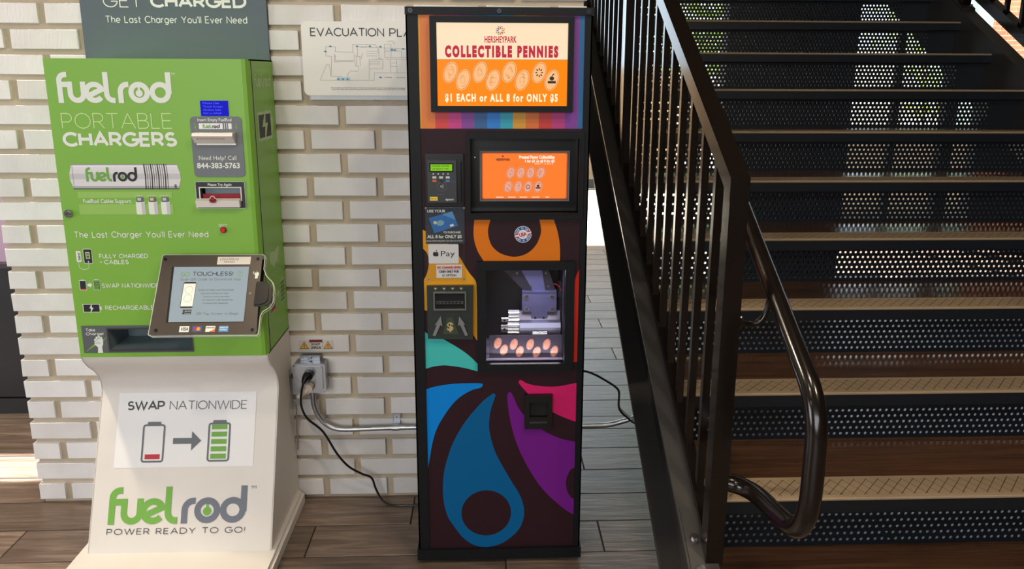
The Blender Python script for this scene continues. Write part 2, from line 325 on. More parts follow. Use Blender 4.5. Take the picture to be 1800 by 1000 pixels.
GL = {
 'A': (.9, [[(0, 0), (.45, 1), (.9, 0)], [(.15, .33), (.75, .33)]]), 'B': (.68, [[(0, 0), (0, 1), (.38, 1)] + arc(.38, .76, .24, .24, 90, -90) + [(0, .52)], [(0, .52), (.42, .52)] + arc(.42, .26, .26, .26, 90, -90) + [(0, 0)]]),
 'C': (.85, [arc(.5, .5, .5, .5, 42, 318, 20)]), 'D': (.85, [[(0, 0), (0, 1), (.35, 1)] + arc(.35, .5, .5, .5, 90, -90, 16) + [(0, 0)]]),
 'E': (.6, [[(.6, 1), (0, 1), (0, 0), (.6, 0)], [(0, .52), (.54, .52)]]), 'F': (.56, [[(.58, 1), (0, 1), (0, 0)], [(0, .5), (.5, .5)]]),
 'G': (.95, [arc(.5, .5, .5, .5, 45, 360, 22)[:-1] + [(.99, .47), (.55, .47)]]), 'H': (.75, [[(0, 0), (0, 1)], [(.75, 0), (.75, 1)], [(0, .52), (.75, .52)]]),
 'I': (.0, [[(0, 0), (0, 1)]]), 'K': (.68, [[(0, 0), (0, 1)], [(.65, 1), (0, .42)], [(.2, .6), (.68, 0)]]), 'L': (.52, [[(0, 1), (0, 0), (.52, 0)]]),
 'N': (.78, [[(0, 0), (0, 1), (.78, 0), (.78, 1)]]), 'O': (1.0, [circ(.5, .5, .5, .5)]), 'P': (.66, [[(0, 0), (0, 1), (.36, 1)] + arc(.36, .71, .29, .29, 90, -90) + [(0, .42)]]),
 'Q': (1.0, [circ(.5, .5, .5, .5), [(.6, .25), (.95, -.05)]]), 'R': (.68, [[(0, 0), (0, 1), (.36, 1)] + arc(.36, .72, .28, .28, 90, -90) + [(0, .44)], [(.34, .44), (.68, 0)]]),
 'S': (.64, [arc(.33, .74, .28, .26, 35, 250, 12) + arc(.33, .26, .31, .26, 80, -150, 12)]), 'T': (.74, [[(0, 1), (.74, 1)], [(.37, 0), (.37, 1)]]),
 'U': (.74, [[(0, 1), (0, .36)] + arc(.37, .36, .37, .36, 180, 360, 12) + [(.74, 1)]]), 'V': (.86, [[(0, 1), (.43, 0), (.86, 1)]]),
 'W': (1.3, [[(0, 1), (.34, 0), (.65, 1), (.96, 0), (1.3, 1)]]), 'Y': (.8, [[(0, 1), (.4, .45), (.8, 1)], [(.4, .45), (.4, 0)]]),
 '!': (.0, [[(0, .3), (0, 1)], [(0, 0), (0, .1)]]), "'": (.0, [[(0, .72), (0, 1)]]),
 'a': (.62, [circ(.31, .34, .31, .34), [(.62, 0), (.62, .68)]]), 'b': (.62, [circ(.31, .34, .31, .34), [(0, 0), (0, 1)]]), 'c': (.55, [arc(.33, .34, .33, .34, 45, 315, 16)]),
 'd': (.62, [circ(.31, .34, .31, .34), [(.62, 0), (.62, 1)]]), 'e': (.64, [[(0, .34), (.64, .34)] + arc(.32, .34, .32, .34, 0, 310, 18)]),
 'g': (.62, [circ(.31, .34, .31, .34), [(.62, .68), (.62, .02)] + arc(.31, .02, .31, .28, 0, -140, 10)]), 'h': (.54, [[(0, 0), (0, 1)], [(0, .4)] + arc(.27, .4, .27, .28, 180, 0, 10) + [(.54, 0)]]),
 'i': (.0, [[(0, 0), (0, .68)], [(0, .85), (0, .93)]]), 'l': (.0, [[(0, 0), (0, 1)]]), 'm': (.9, [[(0, 0), (0, .68)], arc(.225, .44, .225, .24, 180, 0, 8) + [(.45, 0)], [(.45, .44)] + arc(.675, .44, .225, .24, 180, 0, 8) + [(.9, 0)]]),
 'n': (.54, [[(0, 0), (0, .68)], [(0, .4)] + arc(.27, .4, .27, .28, 180, 0, 10) + [(.54, 0)]]), 'o': (.66, [circ(.33, .34, .33, .34)]),
 'p': (.62, [circ(.31, .34, .31, .34), [(0, .68), (0, -.3)]]), 'r': (.32, [[(0, 0), (0, .68)], [(0, .4)] + arc(.28, .4, .28, .28, 180, 80, 8)]),
 's': (.46, [arc(.24, .51, .2, .17, 35, 250, 10) + arc(.23, .17, .22, .17, 80, -150, 10)]), 't': (.32, [[(.12, .95), (.12, .16)] + arc(.28, .16, .16, .16, 180, 280, 6), [(0, .66), (.34, .66)]]),
 'u': (.54, [[(0, .68), (0, .27)] + arc(.27, .27, .27, .27, 180, 360, 10) + [(.54, .68)], [(.54, 0), (.54, .4)]]), 'v': (.56, [[(0, .68), (.28, 0), (.56, .68)]]),
 'k': (.5, [[(0, 0), (0, 1)], [(.48, .68), (0, .24)], [(.16, .4), (.5, 0)]]), 'f': (.34, [[(0, .66), (.32, .66)], [(.1, 0), (.1, .8)] + arc(.27, .8, .17, .2, 180, 80, 6)]),
 'w': (.86, [[(0, .68), (.22, 0), (.43, .68), (.64, 0), (.86, .68)]]), 'y': (.56, [[(0, .68), (.28, 0)], [(.56, .68), (.2, -.28), (.05, -.28)]]), ' ': (.3, []),
}
def stext(mb, fr, st, u0, u1, v0, v1, wd, h, m=0, gap=.24, shear=0.0):
    W = 0
    for i, ch in enumerate(st): W += GL[ch][0] + (gap if i < len(st) - 1 else 0)
    H = (v1 - v0) - wd; su = (u1 - u0 - wd) / W; x = 0
    for ch in st:
        g = GL[ch]
        for p in g[1]:
            mb.stroke(fr, [(u0 + wd / 2 + (x + a) * su + (b * H) * shear, v0 + wd / 2 + b * H) for a, b in p], wd, h, m)
        x += g[0] + gap
def rodlogo(mb, fr, u0, u1, v0, v1, h, mA=0, mB=0, mDot=0, wd=.17):
    S = [(0, [(.1, 0), (.1, .72)] + arc(.3, .72, .2, .195, 180, 90, 6) + [(.36, .915)]), (0, [(.1, .6), (.36, .6)]),
         (0, [(.42, .69), (.42, .3)] + arc(.63, .3, .21, .215, 180, 360, 10) + [(.84, .69)]),
         (0, [(.98, .23), (1.42, .44)] + arc(1.19, .345, .26, .26, 22, 322, 20)),
         (0, [(1.58, 1), (1.58, .3)] + arc(1.79, .3, .21, .215, 180, 270, 6) + [(1.84, .085)]),
         (1, [(2.02, 0), (2.02, .36)] + arc(2.25, .36, .23, .245, 180, 90, 6) + [(2.3, .605)]),
         (1, circ(2.62, .345, .26, .26)), (1, circ(3.3, .345, .26, .26)), (1, [(3.58, 1), (3.58, .3)])]
    su = (u1 - u0) / 3.67; sv = v1 - v0; k = (su + sv) / 2
    for w_, p in S: mb.stroke(fr, xf(p, u0, v0, su, sv), wd * k, h, mA if w_ == 0 else mB)
    mb.disc(fr, u0 + 2.62 * su, v0 + .32 * sv, .115 * su, h, mDot, 14, ry=.115 * sv)
    mb.rect(fr, u0 + 2.585 * su, u0 + 2.655 * su, v0 + .33 * sv, v0 + .52 * sv, h + .0001, mDot)

def holes_panel(mb, fr, u0, u1, v0, v1, holes, h0, h1, m=0):
    us = sorted({u0, u1, *[a for hh in holes for a in hh[:2]]}); vs = sorted({v0, v1, *[a for hh in holes for a in hh[2:]]})
    for i in range(len(us) - 1):
        for j in range(len(vs) - 1):
            cu, cv = (us[i] + us[i + 1]) / 2, (vs[j] + vs[j + 1]) / 2
            if any(a < cu < b and c < cv < d for a, b, c, d in holes): continue
            mb.box(us[i], us[i + 1], vs[j], vs[j + 1], h0, h1, m, fr)
def frame_ring(mb, fr, o, i, h0, h1, m=0):      # rectangular ring
    (a, b, c, d), (e, f, g, k) = o, i
    mb.box(a, e, c, d, h0, h1, m, fr); mb.box(f, b, c, d, h0, h1, m, fr); mb.box(e, f, c, g, h0, h1, m, fr); mb.box(e, f, k, d, h0, h1, m, fr)
def screw(parent, name, fr, u, v, r, h, mt, dark=None):
    mb = MB(); mb.disc(fr, u, v, r, h + r * .45, 0, 12, h0=h); mb.ring(fr, u, v, r * .35, r * .6, h + r * .5, 1, n=6)
    return mb.build(name, [mt, dark or M_void], parent)

# ================================================================== SETTING
# ---- floor: tiles laid in rows across the view
PW = .163; PL = .9375; G_ = .0045
def plank_mesh(L, W, nm):
    mb = MB(); mb.cbox(0, L, 0, W, -.012, 0, .0012); return mb.mesh(nm, [M_plank])
mp_full = plank_mesh(PL - G_, PW - G_, 'plank'); mp_cut = plank_mesh(PL - G_, .116 - G_, 'plank_cut')
mb = MB(); mb.box(-7.5, 7, -6.5, 3.9, -.08, -.003); floor = structure(mb.build('floor', M_grout))
rows = []
y = .6 - .107 - 12 * PW + 0
for r in range(12): rows.append((-.4853 - 5 * PW + r * PW + 0, r - 9, mp_full))          # tops end at .4933
rows = [(.4933 - (12 - r) * PW, (r - 10), mp_full) for r in range(12)]
rows.append((.4933, 2, mp_cut))
rows += [(3.7056 - i * .1631, -i + 8, mp_full) for i in range(1, 20)]
rest = MB()
def near(r, yy):
    return .371 + .3125 * ((r + 0) % 3)
for yy, r, me in rows:
    if yy < .55:
        k = round((yy - .1673) / PW); off = .371 + .3125 * (k % 3); xr = (-3.1, 1.5)
    else:
        k = round((3.7056 - .1631 * 9 - yy) / .1631); off = .686 + .3125 * (k % 3); xr = (-.5, 1.6)
    for n in range(-9, 8):
        x = off + n * PL
        if x > 7 or x + PL < -7.4: continue
        if x + PL > xr[0] and x < xr[1]:
            link('plank', me, floor, (x, yy, 0))
        else:
            rest.cbox(x, x + PL - G_, yy, yy + (.116 if me is mp_cut else PW) - G_, -.012, 0, .0012)
for i in range(1, 26):
    yy = .4933 - (12 + i) * PW
    for n in range(-5, 5):
        x = .371 + .3125 * (i % 3) + n * PL; rest.cbox(x, x + PL - G_, yy, yy + PW - G_, -.012, 0, .0012)
rest.box(-7.5, 7, 3.7056, 3.9, -.012, 0)
o = rest.build('far_planks', M_plank, floor); o['kind'] = 'stuff'

# ---- white brick wall
CB = .0762; BL = .2226; X0, X1 = -1.555, .3135
Ztop0 = .1447 + 1.469464            # bottom of course 0
mb = MB(); mb.box(X0 + .008, X1 - .008, .011, .21, -.003, 3.2); wall = structure(mb.build('wall_back', M_mortar))
def brick_mesh(L, seed, nm, Hh=.0585, D=.1, mt=None, j=.0012):
    rnd = random.Random(seed); c = .0013; r = lambda: rnd.uniform(-j, j)
    fr = [(c + r(), 0, c + r()), (L - c + r(), 0, c + r()), (L - c + r(), 0, Hh - c + r()), (c + r(), 0, Hh - c + r())]
    md = [(r(), c, r()), (L + r(), c, r()), (L + r(), c, Hh + r()), (r(), c, Hh + r())]; bk = [(0, D, 0), (L, D, 0), (L, D, Hh), (0, D, Hh)]
    mb = MB(); mb.add(fr + md + bk, [(0, 1, 2, 3)] + [(i, 4 + i, 4 + (i + 1) % 4, (i + 1) % 4) for i in range(4)] + [(4 + i, 8 + i, 8 + (i + 1) % 4, 4 + (i + 1) % 4) for i in range(4)] + [(8, 11, 10, 9)])
    return mb.mesh(nm, [mt or M_brick])
FB = [brick_mesh(.1988, s, 'brick') for s in range(6)]; HB = [brick_mesh(.0875, s + 20, 'half_brick') for s in range(4)]
up = MB()
for i in range(-18, 22):
    z = Ztop0 - i * CB; even = i % 2 == 0
    base = -.4656 if even else -.4656 - .1113
    for n in range(-6, 6):
        r_ = base + n * BL; l_ = r_ - .1988
        l2, r2 = max(l_, X0), min(r_, X1)
        if r2 - l2 < .04: continue
        half = r2 - l2 < .15
        if i >= -5:
            me = random.choice(HB if half else FB)
            ob = link('brick', me, wall, (l2, random.uniform(-.001, .0012), z + random.uniform(-.0008, .0008)))
            if half: ob.scale = ((r2 - l2) / .0875, 1, 1)
        else: up.box(l2, r2, 0, .1, z, z + .0585)
o = up.build('upper_bricks', M_brick, wall); o['kind'] = 'stuff'
# mortar joint faces, raked back and rough
# ---- far left dark counter wall
mb = MB(); mb.box(-7.2, -1.75, .712, .80, .075, .66); o = structure(mb.build('wall_left', mat('black counter panel', (22, 23, 27), .45)))
mb = MB(); mb.box(-7.2, -1.75, .703, .80, 0, .07); structure(mb.build('baseboard_left', mat('dark baseboard', (30, 30, 34), .4)))
mb = MB(); mb.box(-7.2, -1.75, .70, .81, .66, .68); structure(mb.build('trim_1', mat('dark ledge', (58, 54, 62), .35)))
mb = MB(); mb.box(-7.2, -1.75, .74, .80, .68, 1.12); structure(mb.build('wall_left_upper', mat('lilac wall', (170, 146, 172), .7)))
# ---- ceiling; unseen slit and step-back on the right are shaped to place sun patches
mb = MB(); T0, T1 = 3.2, 3.32
mb.box(-7.5, 7, -6.5, 1.27, T0, T1); mb.box(-1.9, 7, 1.27, 1.50, T0, T1); mb.box(-7.5, -6.6, 1.27, 1.50, T0, T1)
mb.box(-7.5, 1.1, 1.50, 4.98, T0, T1); mb.box(1.1, 7, 1.50, 3.86, T0, T1)
structure(mb.build('ceiling', mat('dark ceiling', (70, 66, 62), .8)))
# ---- side and front walls out of view
mb = MB(); mb.box(-7.6, -7.5, -6.5, 4.9, 0, 3.2); structure(mb.build('wall_far_left', mat('warm wall', (150, 132, 116), .8)))
mb = MB(); mb.box(6.9, 7.0, -6.5, 3.5, 0, 3.2); structure(mb.build('wall_right', mat('dark wall', (40, 36, 36), .7)))
mb = MB(); mb.box(-7.5, 7, -6.6, -6.5, 0, 3.2)
structure(mb.build('wall_front', mat('warm wall', (150, 132, 116), .8)))
mb = MB(); mb.box(-7.5, -.9, 4.7, 4.85, 0, 3.2); structure(mb.build('wall_sky_blocker', mat('brown wall', (150, 122, 96), .8)))  # unseen wall added to keep bright sky reflections off the balusters
# ---- behind the stairs: dark pillar block, mullion post, low dark counter
M_darkw = mat('dark painted block', (16, 20, 26), .55)
mb = MB(); mb.box(1.68, 2.60, 2.84, 2.96, 0, 2.22); structure(mb.build('wall_pillar', M_darkw))
mb = MB(); mb.box(3.93, 4.03, 3.86, 3.96, 0, 3.2); structure(mb.build('trim_2', M_blk))
mb = MB(); mb.box(3.47, 3.52, 3.86, 3.92, 0, 3.2); structure(mb.build('trim_3', M_blk))
mb = MB(); mb.box(4.24, 6.9, 3.86, 3.98, 0, 1.52); structure(mb.build('wall_low', M_darkw))
for nm, x0, x1 in (('window_1', 2.62, 3.47), ('window_2', 3.52, 3.93), ('window_3', 4.03, 4.24)):
    mb = MB()
    for z0, z1 in ((0.0, .04), (3.14, 3.2)): mb.box(x0, x1, 3.87, 3.92, z0, z1)
    wo = structure(mb.build(nm, M_blk)); g = MB(); g.box(x0, x1, 3.89, 3.898, .04, 3.14); g.build('pane', M_glass, wo)
# ---- outside
mb = MB(); mb.box(-12, 22, 3.9, 30, -.10, -.012); structure(mb.build('ground', mat('pale paving', (196, 186, 170), .85, bump=.3, bscale=30, var=.06)))
pv = MB()
for i in range(17):
    for j in range(7): pv.cbox(-1.2 + i * .45, -.756 + i * .45, 3.905 + j * .45, 4.349 + j * .45, -.03, 0, .002)
o = pv.build('sunlit_pavers', mat('pale pavers', (214, 204, 186), .85, bump=.3, bscale=60, var=.05)); o['kind'] = 'stuff'; o['label'] = 'pale sunlit paving slabs beyond the floor tiles'
o['category'] = 'paving'
mb = MB(); mb.box(-6, 2.6, 7.0, 7.06, .02, .14); 
tag(mb.build('shopfront_frame', M_blk), 'black metal frame bar running low across the gap behind the penny machine', 'frame')
mb = MB(); mb.box(-6, 2.6, 7.6, 7.8, 0, 1.55); structure(mb.build('wall_opposite', mat('beige render', (196, 170, 140), .85, bump=.3, bscale=40)))
# sunlit red brick building
M_rb = brick_mat('orange red brick', (208, 138, 98), (170, 104, 76), .85, False); M_rm = mat('pale mortar', (226, 206, 176), .9, bump=.3)
mb = MB(); mb.box(8.37, 13, 10.012, 10.4, -.01, 4.2); bw = structure(mb.build('wall_brick_building', M_rm))
RB = [brick_mesh(.20, 50 + s, 'red_brick', .062, .08, M_rb, .002) for s in range(3)]
ub = MB()
for i in range(54):
    z = .03 + i * .0775
    for n in range(21):
        x = 8.37 + n * .215 - (.1075 if i % 2 else 0)
        x0_, x1_ = max(x, 8.37), min(x + .2, 12.98)
        if x1_ - x0_ < .05: continue
        if 19 <= i <= 37 and x < 10.4:
            ob = link('brick', random.choice(RB), bw, (x0_, 10.0, z)); ob.scale.x = (x1_ - x0_) / .2
        else: ub.box(x0_, x1_, 10.0, 10.05, z, z + .062)
o = ub.build('remaining_bricks', M_rb, bw); o['kind'] = 'stuff'
mb = MB(); mb.box(7.98, 8.36, 9.9, 10.2, 0, 4.2, 0); mb.box(8.06, 8.28, 9.88, 9.92, 0, 4.2, 1)
tag(mb.build('downpipe_column', [mat('grey green column', (150, 176, 164), .6), mat('pale green panel', (178, 204, 190), .6)]), 'grey green column at the corner of the sunlit brick building', 'column')
mb = MB(); mb.box(6.0, 7.95, 11.5, 11.6, 0, 1.95); 
for k in range(12): mb.box(6.0 + k * .17, 6.02 + k * .17, 11.46, 11.5, 0, 1.95, 1)
tag(mb.build('garden_wall', [mat('white garden wall', (235, 232, 226), .8), mat('grey joints', (150, 148, 144), .8)]), 'white outdoor wall glaring in the sun left of the brick building', 'wall')
mb = MB(); mb.cbox(2.7, 6.2, 5.0, 5.5, .001, .80, .01); mb.cbox(2.66, 6.24, 4.97, 5.53, .80, .86, .01, 1)
tag(mb.build('planter', [mat('brown planter', (150, 138, 124), .85, bump=.4, var=.2), mat('planter coping', (190, 186, 180), .8)]), 'low grey-brown planter wall outdoors behind the middle risers', 'planter')
# shrubs outside
def shrub(x, y, z0, h, r, n, label, seed, col):
    rnd = random.Random(seed); root = thing('shrub', label, 'shrub', (x, y, .01), 'green shrubs outside')
    lv = MB()
    for _ in range(n):
        a = rnd.uniform(0, 2 * PI); q = rnd.random() ** .5; zz = rnd.random(); rad = r * q * (.55 + .45 * math.sin(PI * min(1, zz * .9 + .1)))
        p = Vector((rad * math.cos(a), rad * math.sin(a), z0 + zz * (h - z0))); d = Vector((rnd.uniform(-1, 1), rnd.uniform(-1, 1), rnd.uniform(-.3, .8))).normalized()
        e = d.cross(Vector((rnd.uniform(-1, 1), rnd.uniform(-1, 1), rnd.uniform(-1, 1)))).normalized(); s_ = rnd.uniform(.05, .09)
        nn = d.cross(e) * s_ * .2
        lv.add([p - d * s_, p + e * s_ * .4 + nn, p + d * s_, p - e * s_ * .4 + nn], [(0, 1, 2, 3)], rnd.randrange(2))
    o = lv.build('foliage', col, root); o['kind'] = 'stuff'
    st = MB()
    for k in range(5):
        a = k * 1.26; st.tube([(0.05 * math.cos(a), .05 * math.sin(a), .02), (.3 * r * math.cos(a), .3 * r * math.sin(a), h * .4), (.6 * r * math.cos(a), .6 * r * math.sin(a), h * .75)], [.03, .02, .008], 6)
    st.build('stem', mat('bark', (90, 72, 54), .9), root)
GR = [mat('leaf green', (120, 158, 60), .6), mat('leaf yellow green', (168, 196, 92), .6)]
shrub(2.55, 6.4, 1.45, 3.3, .9, 2200, 'tall yellow-green shrub outside behind the left of the stair risers', 1, GR)
shrub(9.6, 13.5, .6, 4.0, 1.4, 2600, 'bright green tree foliage above the stair stringer at upper right', 2, GR)
shrub(4.0, 7.6, .1, 1.4, .7, 1200, 'low green shrub outside glimpsed through the middle risers', 3, GR)

# ================================================================== STAIRCASE
RISE, RUN = .1748, .284; SL = RISE / RUN
NY0, NZ0 = 1.664, 1.7483
XL, XR = .5675, 2.57
stairs = thing('staircase', 'black steel staircase with perforated risers and brown treads', 'staircase')
def perforated():
    mb = MB(); px, pz, r = .0198, .0194, .0048; x0, x1 = .0, 1.84; ncol = int((x1 - x0) / px); T = .002
    nseg = 8
    for row in range(6):
        zc = -.062 - row * pz; off = px / 2 if row % 2 else 0
        for c in range(ncol):
            xc = x0 + px / 2 + c * px + off - px / 4
            a, b = xc - px / 2, xc + px / 2; z0, z1 = zc - pz / 2, zc + pz / 2
            out = [(b, zc), (b, z1), (xc, z1), (a, z1), (a, zc), (a, z0), (xc, z0), (b, z0)]
            cir = [(xc + r * math.cos(PI / 4 * k), zc + r * math.sin(PI / 4 * k)) for k in range(8)]
            V = [(u, 0, v) for u, v in out] + [(u, 0, v) for u, v in cir] + [(u, T, v) for u, v in cir]
            fs = [(k, (k + 1) % 8, 8 + (k + 1) % 8, 8 + k) for k in range(8)] + [(8 + k, 8 + (k + 1) % 8, 16 + (k + 1) % 8, 16 + k) for k in range(8)]
            mb.add(V, fs)
    zt, zb = -.062 + pz / 2, -.062 - 5.5 * pz; W = XR - XL; m0 = .035
    def q(a, b, c, d): mb.add([(a, 0, c), (b, 0, c), (b, 0, d), (a, 0, d)], [(0, 1, 2, 3)])
    q(-m0, W - m0, zt, -.006); q(-m0, W - m0, -.1765, zb)
    for row in range(6):
        zc = -.062 - row * pz; off = (px / 2 if row % 2 else 0) - px / 4
        q(-m0, x0 + off, zc - pz / 2, zc + pz / 2); q(x0 + ncol * px + off, W - m0, zc - pz / 2, zc + pz / 2)
    return mb
pm = perforated(); me_riser = bpy.data.meshes.new('riser'); me_riser.from_pydata(pm.v, [], pm.f); me_riser.materials.append(M_navy); me_riser.update()
mb = MB(); mb.box(0, XR - XL, .004, RUN + .052, -.030, -.001, 0); me_tread = mb.mesh('tread', [M_tread])
mb = MB(); mb.cbox(.004, XR - XL - .004, 0, .11, -.006, .003, .0025); me_nose = mb.mesh('nosing_strip', [M_nosing])
mb = MB(); mb.box(0, XR - XL, .003, .0055, -.042, -.007); mb.box(0, XR - XL, .0055, .055, -.042, -.032); me_fascia = mb.mesh('nosing_fascia', [M_navy])
for k in range(-3, 10):
    yk, zk = NY0 - k * RUN, NZ0 - k * RISE
    t = link('tread', me_tread, stairs, (XL, yk, zk)); link('nosing_strip', me_nose, t); link('fascia', me_fascia, t)
    link('riser', me_riser, stairs, (XL + .035, yk + .052, zk))
def stringer(xi, side):
    # side -1: flanges reach towards -X; +1: towards +X
    s = side; BT, BB = .775, .398; Ye = 2.78; T = .009; mb = MB()
    yt, yb = -BT / SL, -BB / SL
    a, b = sorted((xi, xi + s * T))
    mb.prism([(yt, 0), (yb, 0), (Ye, SL * Ye + BB), (Ye, SL * Ye + BT)], lambda y, z, x: (x, y, z), a, b)
    a, b = sorted((xi + s * T, xi + s * .0755))
    mb.box(a, b, yt + .016, Ye, BT - .013, BT, sh=SL); mb.box(a, b, yb, Ye, BB, BB + .013, sh=SL)
    return mb.build('stringer', M_steel, stairs)
stringer(XL, -1); stringer(XR, 1)
mb = MB(); mb.box(XL, XR, NY0 + 4 * RUN, NY0 + 4 * RUN + .9, NZ0 + 4 * RISE - .16, NZ0 + 4 * RISE - .002); mb.build('landing', M_steel, stairs)

# ---- guard railings
def guard(xc, newels, ys, label, b_rail, b0, b1, xr=.022, topw=.022):
    g = thing('guard_railing', label, 'railing', (0, 0, 0), 'stair guard railings')
    lo = min(newels) - 0.0; hi = 2.78
    mb = MB(); mb.box(xc - topw, xc + topw, lo - .022, hi, b_rail - .052, b_rail, sh=SL); mb.build('top_rail', M_rail, g)
    mb = MB(); mb.box(xc - xr, xc + xr, lo, hi, b0, b1, sh=SL); mb.build('bottom_rail', M_rail, g)
    for yn in newels:
        mb = MB(); z0 = .775 + SL * (yn + .022) + .006; z1 = b_rail + SL * (yn - .022) - .0005
        mb.prism([(xc - .0212, yn - .0223), (xc + .0212, yn - .0223), (xc + .0212, yn + .022), (xc - .0212, yn + .022)], lambda x, y, z: (x, y, z + SL * (y - yn)), .775 + SL * yn + .004, b_rail + SL * yn - .001)
        n = mb.build('newel_post', M_rail, g)
    me = None
    for yb_ in ys:
        mb = MB(); mb.prism([(xc - .0095, -.0095), (xc + .0095, -.0095), (xc + .0095, .0095), (xc - .0095, .0095)], lambda x, y, z: (x, y, z + SL * y), b1 - .002, b_rail - .050)
        if me is None: me = mb.mesh('baluster', [M_rail])
        link('baluster', me, g, (0, yb_, SL * yb_))
    return g
NP = -.768
ys = [-.638 + .1165 * i for i in range(33) if not (.50 < -.638 + .1165 * i < .60)]
g1 = guard(.555, [NP, .545, 1.858], [y for y in ys if abs(y - 1.858) > .03 and y < 2.7], 'black guard railing with square balusters on the near left stringer', 1.735, .778, .802, .015)
for yn in (NP,):
    mb = MB(); mb.box(.497, .5665, yn - .13, yn + .10, .7755, .783, sh=SL); mb.build('base_plate', M_steel, g1)
    for dy in (.03, -.035, -.10):
        bt = MB(); cx = .519; cy = yn + dy; cz = .783 + SL * cy
        bt.cyl((cx, cy, cz - .001), (cx, cy - .003, cz + .006), .013, 16, 0); bt.cyl((cx, cy - .003, cz + .004), (cx, cy - .006, cz + .013), .008, 6, 0)
        bt.build('bolt', M_chrome, g1)
g2 = guard(2.61, [1.73, -.768], [1.73 - .1165 * i for i in range(-8, 21) if i], 'black guard railing above the far right stringer', 1.735, .868, .93, .024)
for yn in (1.73,):
    mb = MB(); mb.box(2.575, 2.645, yn - .05, yn + .05, .776, .788, sh=SL); mb.build('base_plate', M_steel, g2)
    mb = MB(); mb.cyl((2.63, yn - .035, .79 + SL * (yn - .035)), (2.63, yn - .035, .802 + SL * (yn - .035)), .008, 6); mb.build('bolt', M_chrome, g2)
for y in (.5, -.35, -1.0):
    mb = MB(); mb.box(2.6, 2.62, y, y + .02, .776, .87, sh=SL); mb.build('rail_standoff', M_steel, g2)

# ---- pipe handrail with its return loop
hr = thing('handrail', 'glossy black pipe handrail that loops back to the newel post', 'handrail')
XH, BH = .65, 1.476
def bez(p0, p1, p2, n=8):
    p0, p1, p2 = Vector(p0), Vector(p1), Vector(p2)
    return [p0 * (1 - t) ** 2 + p1 * 2 * t * (1 - t) + p2 * t * t for t in [i / n for i in range(n + 1)]]
path = [(XH, 2.7, BH + SL * 2.7), (XH, 1, BH + SL * 1.0), (XH, -.9, BH + SL * -.9)]
path += bez((XH, -.985, BH + SL * -.985), (XH, -1.05, BH + SL * -1.05), (XH, -1.052, .755))
path += bez((XH, -1.052, .66), (XH, -1.052, .540), (XH - .006, -.970, .524), 10)
path += bez((XH - .010, -.90, .513), (XH - .010, -.775, .497), (.574, -.768, .504), 10)
mb = MB(); mb.tube(path, .0215, 20); mb.build('pipe', M_rail, hr, smooth=True)
mb = MB(); mb.tube([(.577, -.768, .915)] + bez((.60, -.768, .905), (.648, -.768, .895), (XH, -.77, .985)), .0075, 10); mb.cyl((.577, -.768, .915), (.583, -.768, .915), .022, 16); mb.build('bracket', M_rail, hr, smooth=True)

# ================================================================== CHARGING KIOSK (left)
KX, KY = -1.213, -.25
kiosk = thing('charging_kiosk', 'green and white portable charger vending kiosk against the brick wall', 'kiosk', (0, 0, 0))
KF = F((KX, KY, 0), (1, 0, 0), (0, 0, 1), (0, -1, 0))
W_, H0, H1 = .5525, .636, 1.506
# housing
mb = MB(); fr = KF; HH = [(.0913, .3285, .66, .7241), (.3958, .5098, 1.1105, 1.1466)]
holes_panel(mb, fr, 0, W_ - .016, H0, H1, HH, -.012, 0)
mb.prism([(W_ - .016, 0), (W_ - .006, -.003), (W_, -.014), (W_, -.012 - .014), (W_ - .016, -.012)], lambda u, h, v: fr(u, v, h), H0, H1)
mb.box(0, .004, H0, H1, -.245, -.012, 0, fr); mb.box(W_ - .004, W_, H0, H1, -.245, -.026, 0, fr)
mb.box(0, W_, H1 - .004, H1, -.245, -.012, 0, fr); mb.box(0, W_, H0, H0 + .004, -.245, -.012, 0, fr)
housing = mb.build('housing', M_green, kiosk)
mb = MB(); mb.box(W_ + .0002, W_ + .0008, H0, H1, -.034, -.031, 0, fr); mb.build('door_seam', M_void, housing)
MW = mat('print white', (232, 238, 230), .5); MLG = mat('print pale green', (214, 240, 170), .5); MK = mat('print black', (24, 26, 28), .5)
MG = mat('print grey', (98, 104, 112), .5); MGR = mat('print green', (110, 170, 62), .5); MRed = mat('print red', (190, 30, 44), .5)
h = .0006
mb = MB()
rodlogo(mb, fr, .0283, .3408, 1.3851, 1.4695, h, 0, 0, 0)
text(mb, fr, 'TM', .3425, .3535, 1.4618, 1.468, h, 0)
stext(mb, fr, 'PORTABLE', .0304, .3335, 1.3145, 1.3575, .0023, h, 1, .20)
stext(mb, fr, 'CHARGERS', .0273, .3428, 1.2637, 1.3053, .0088, h, 0, .24)
stext(mb, fr, "The Last Charger You'll Ever Need", .0256, .4077, 1.0016, 1.0202, .0022, h, 0, .26)
stext(mb, fr, 'FULLY CHARGED', .0894, .2293, .9405, .9535, .0020, h, 0, .26); text(mb, fr, '+', .0895, .0965, .9240, .9345, h, 0); stext(mb, fr, 'CABLES', .1020, .172, .9225, .9355, .0020, h, 0, .26)
stext(mb, fr, 'SWAP NATIONWIDE', .0875, .2520, .8510, .8645, .0020, h, 0, .28)
stext(mb, fr, 'RECHARGEABLE', .0897, .2310, .7835, .7968, .0020, h, 0, .26)
text(mb, fr, 'EJECT', .4396, .463, 1.0336, 1.0405, h, 0)
mb.build('lettering', [MW, MLG], housing)
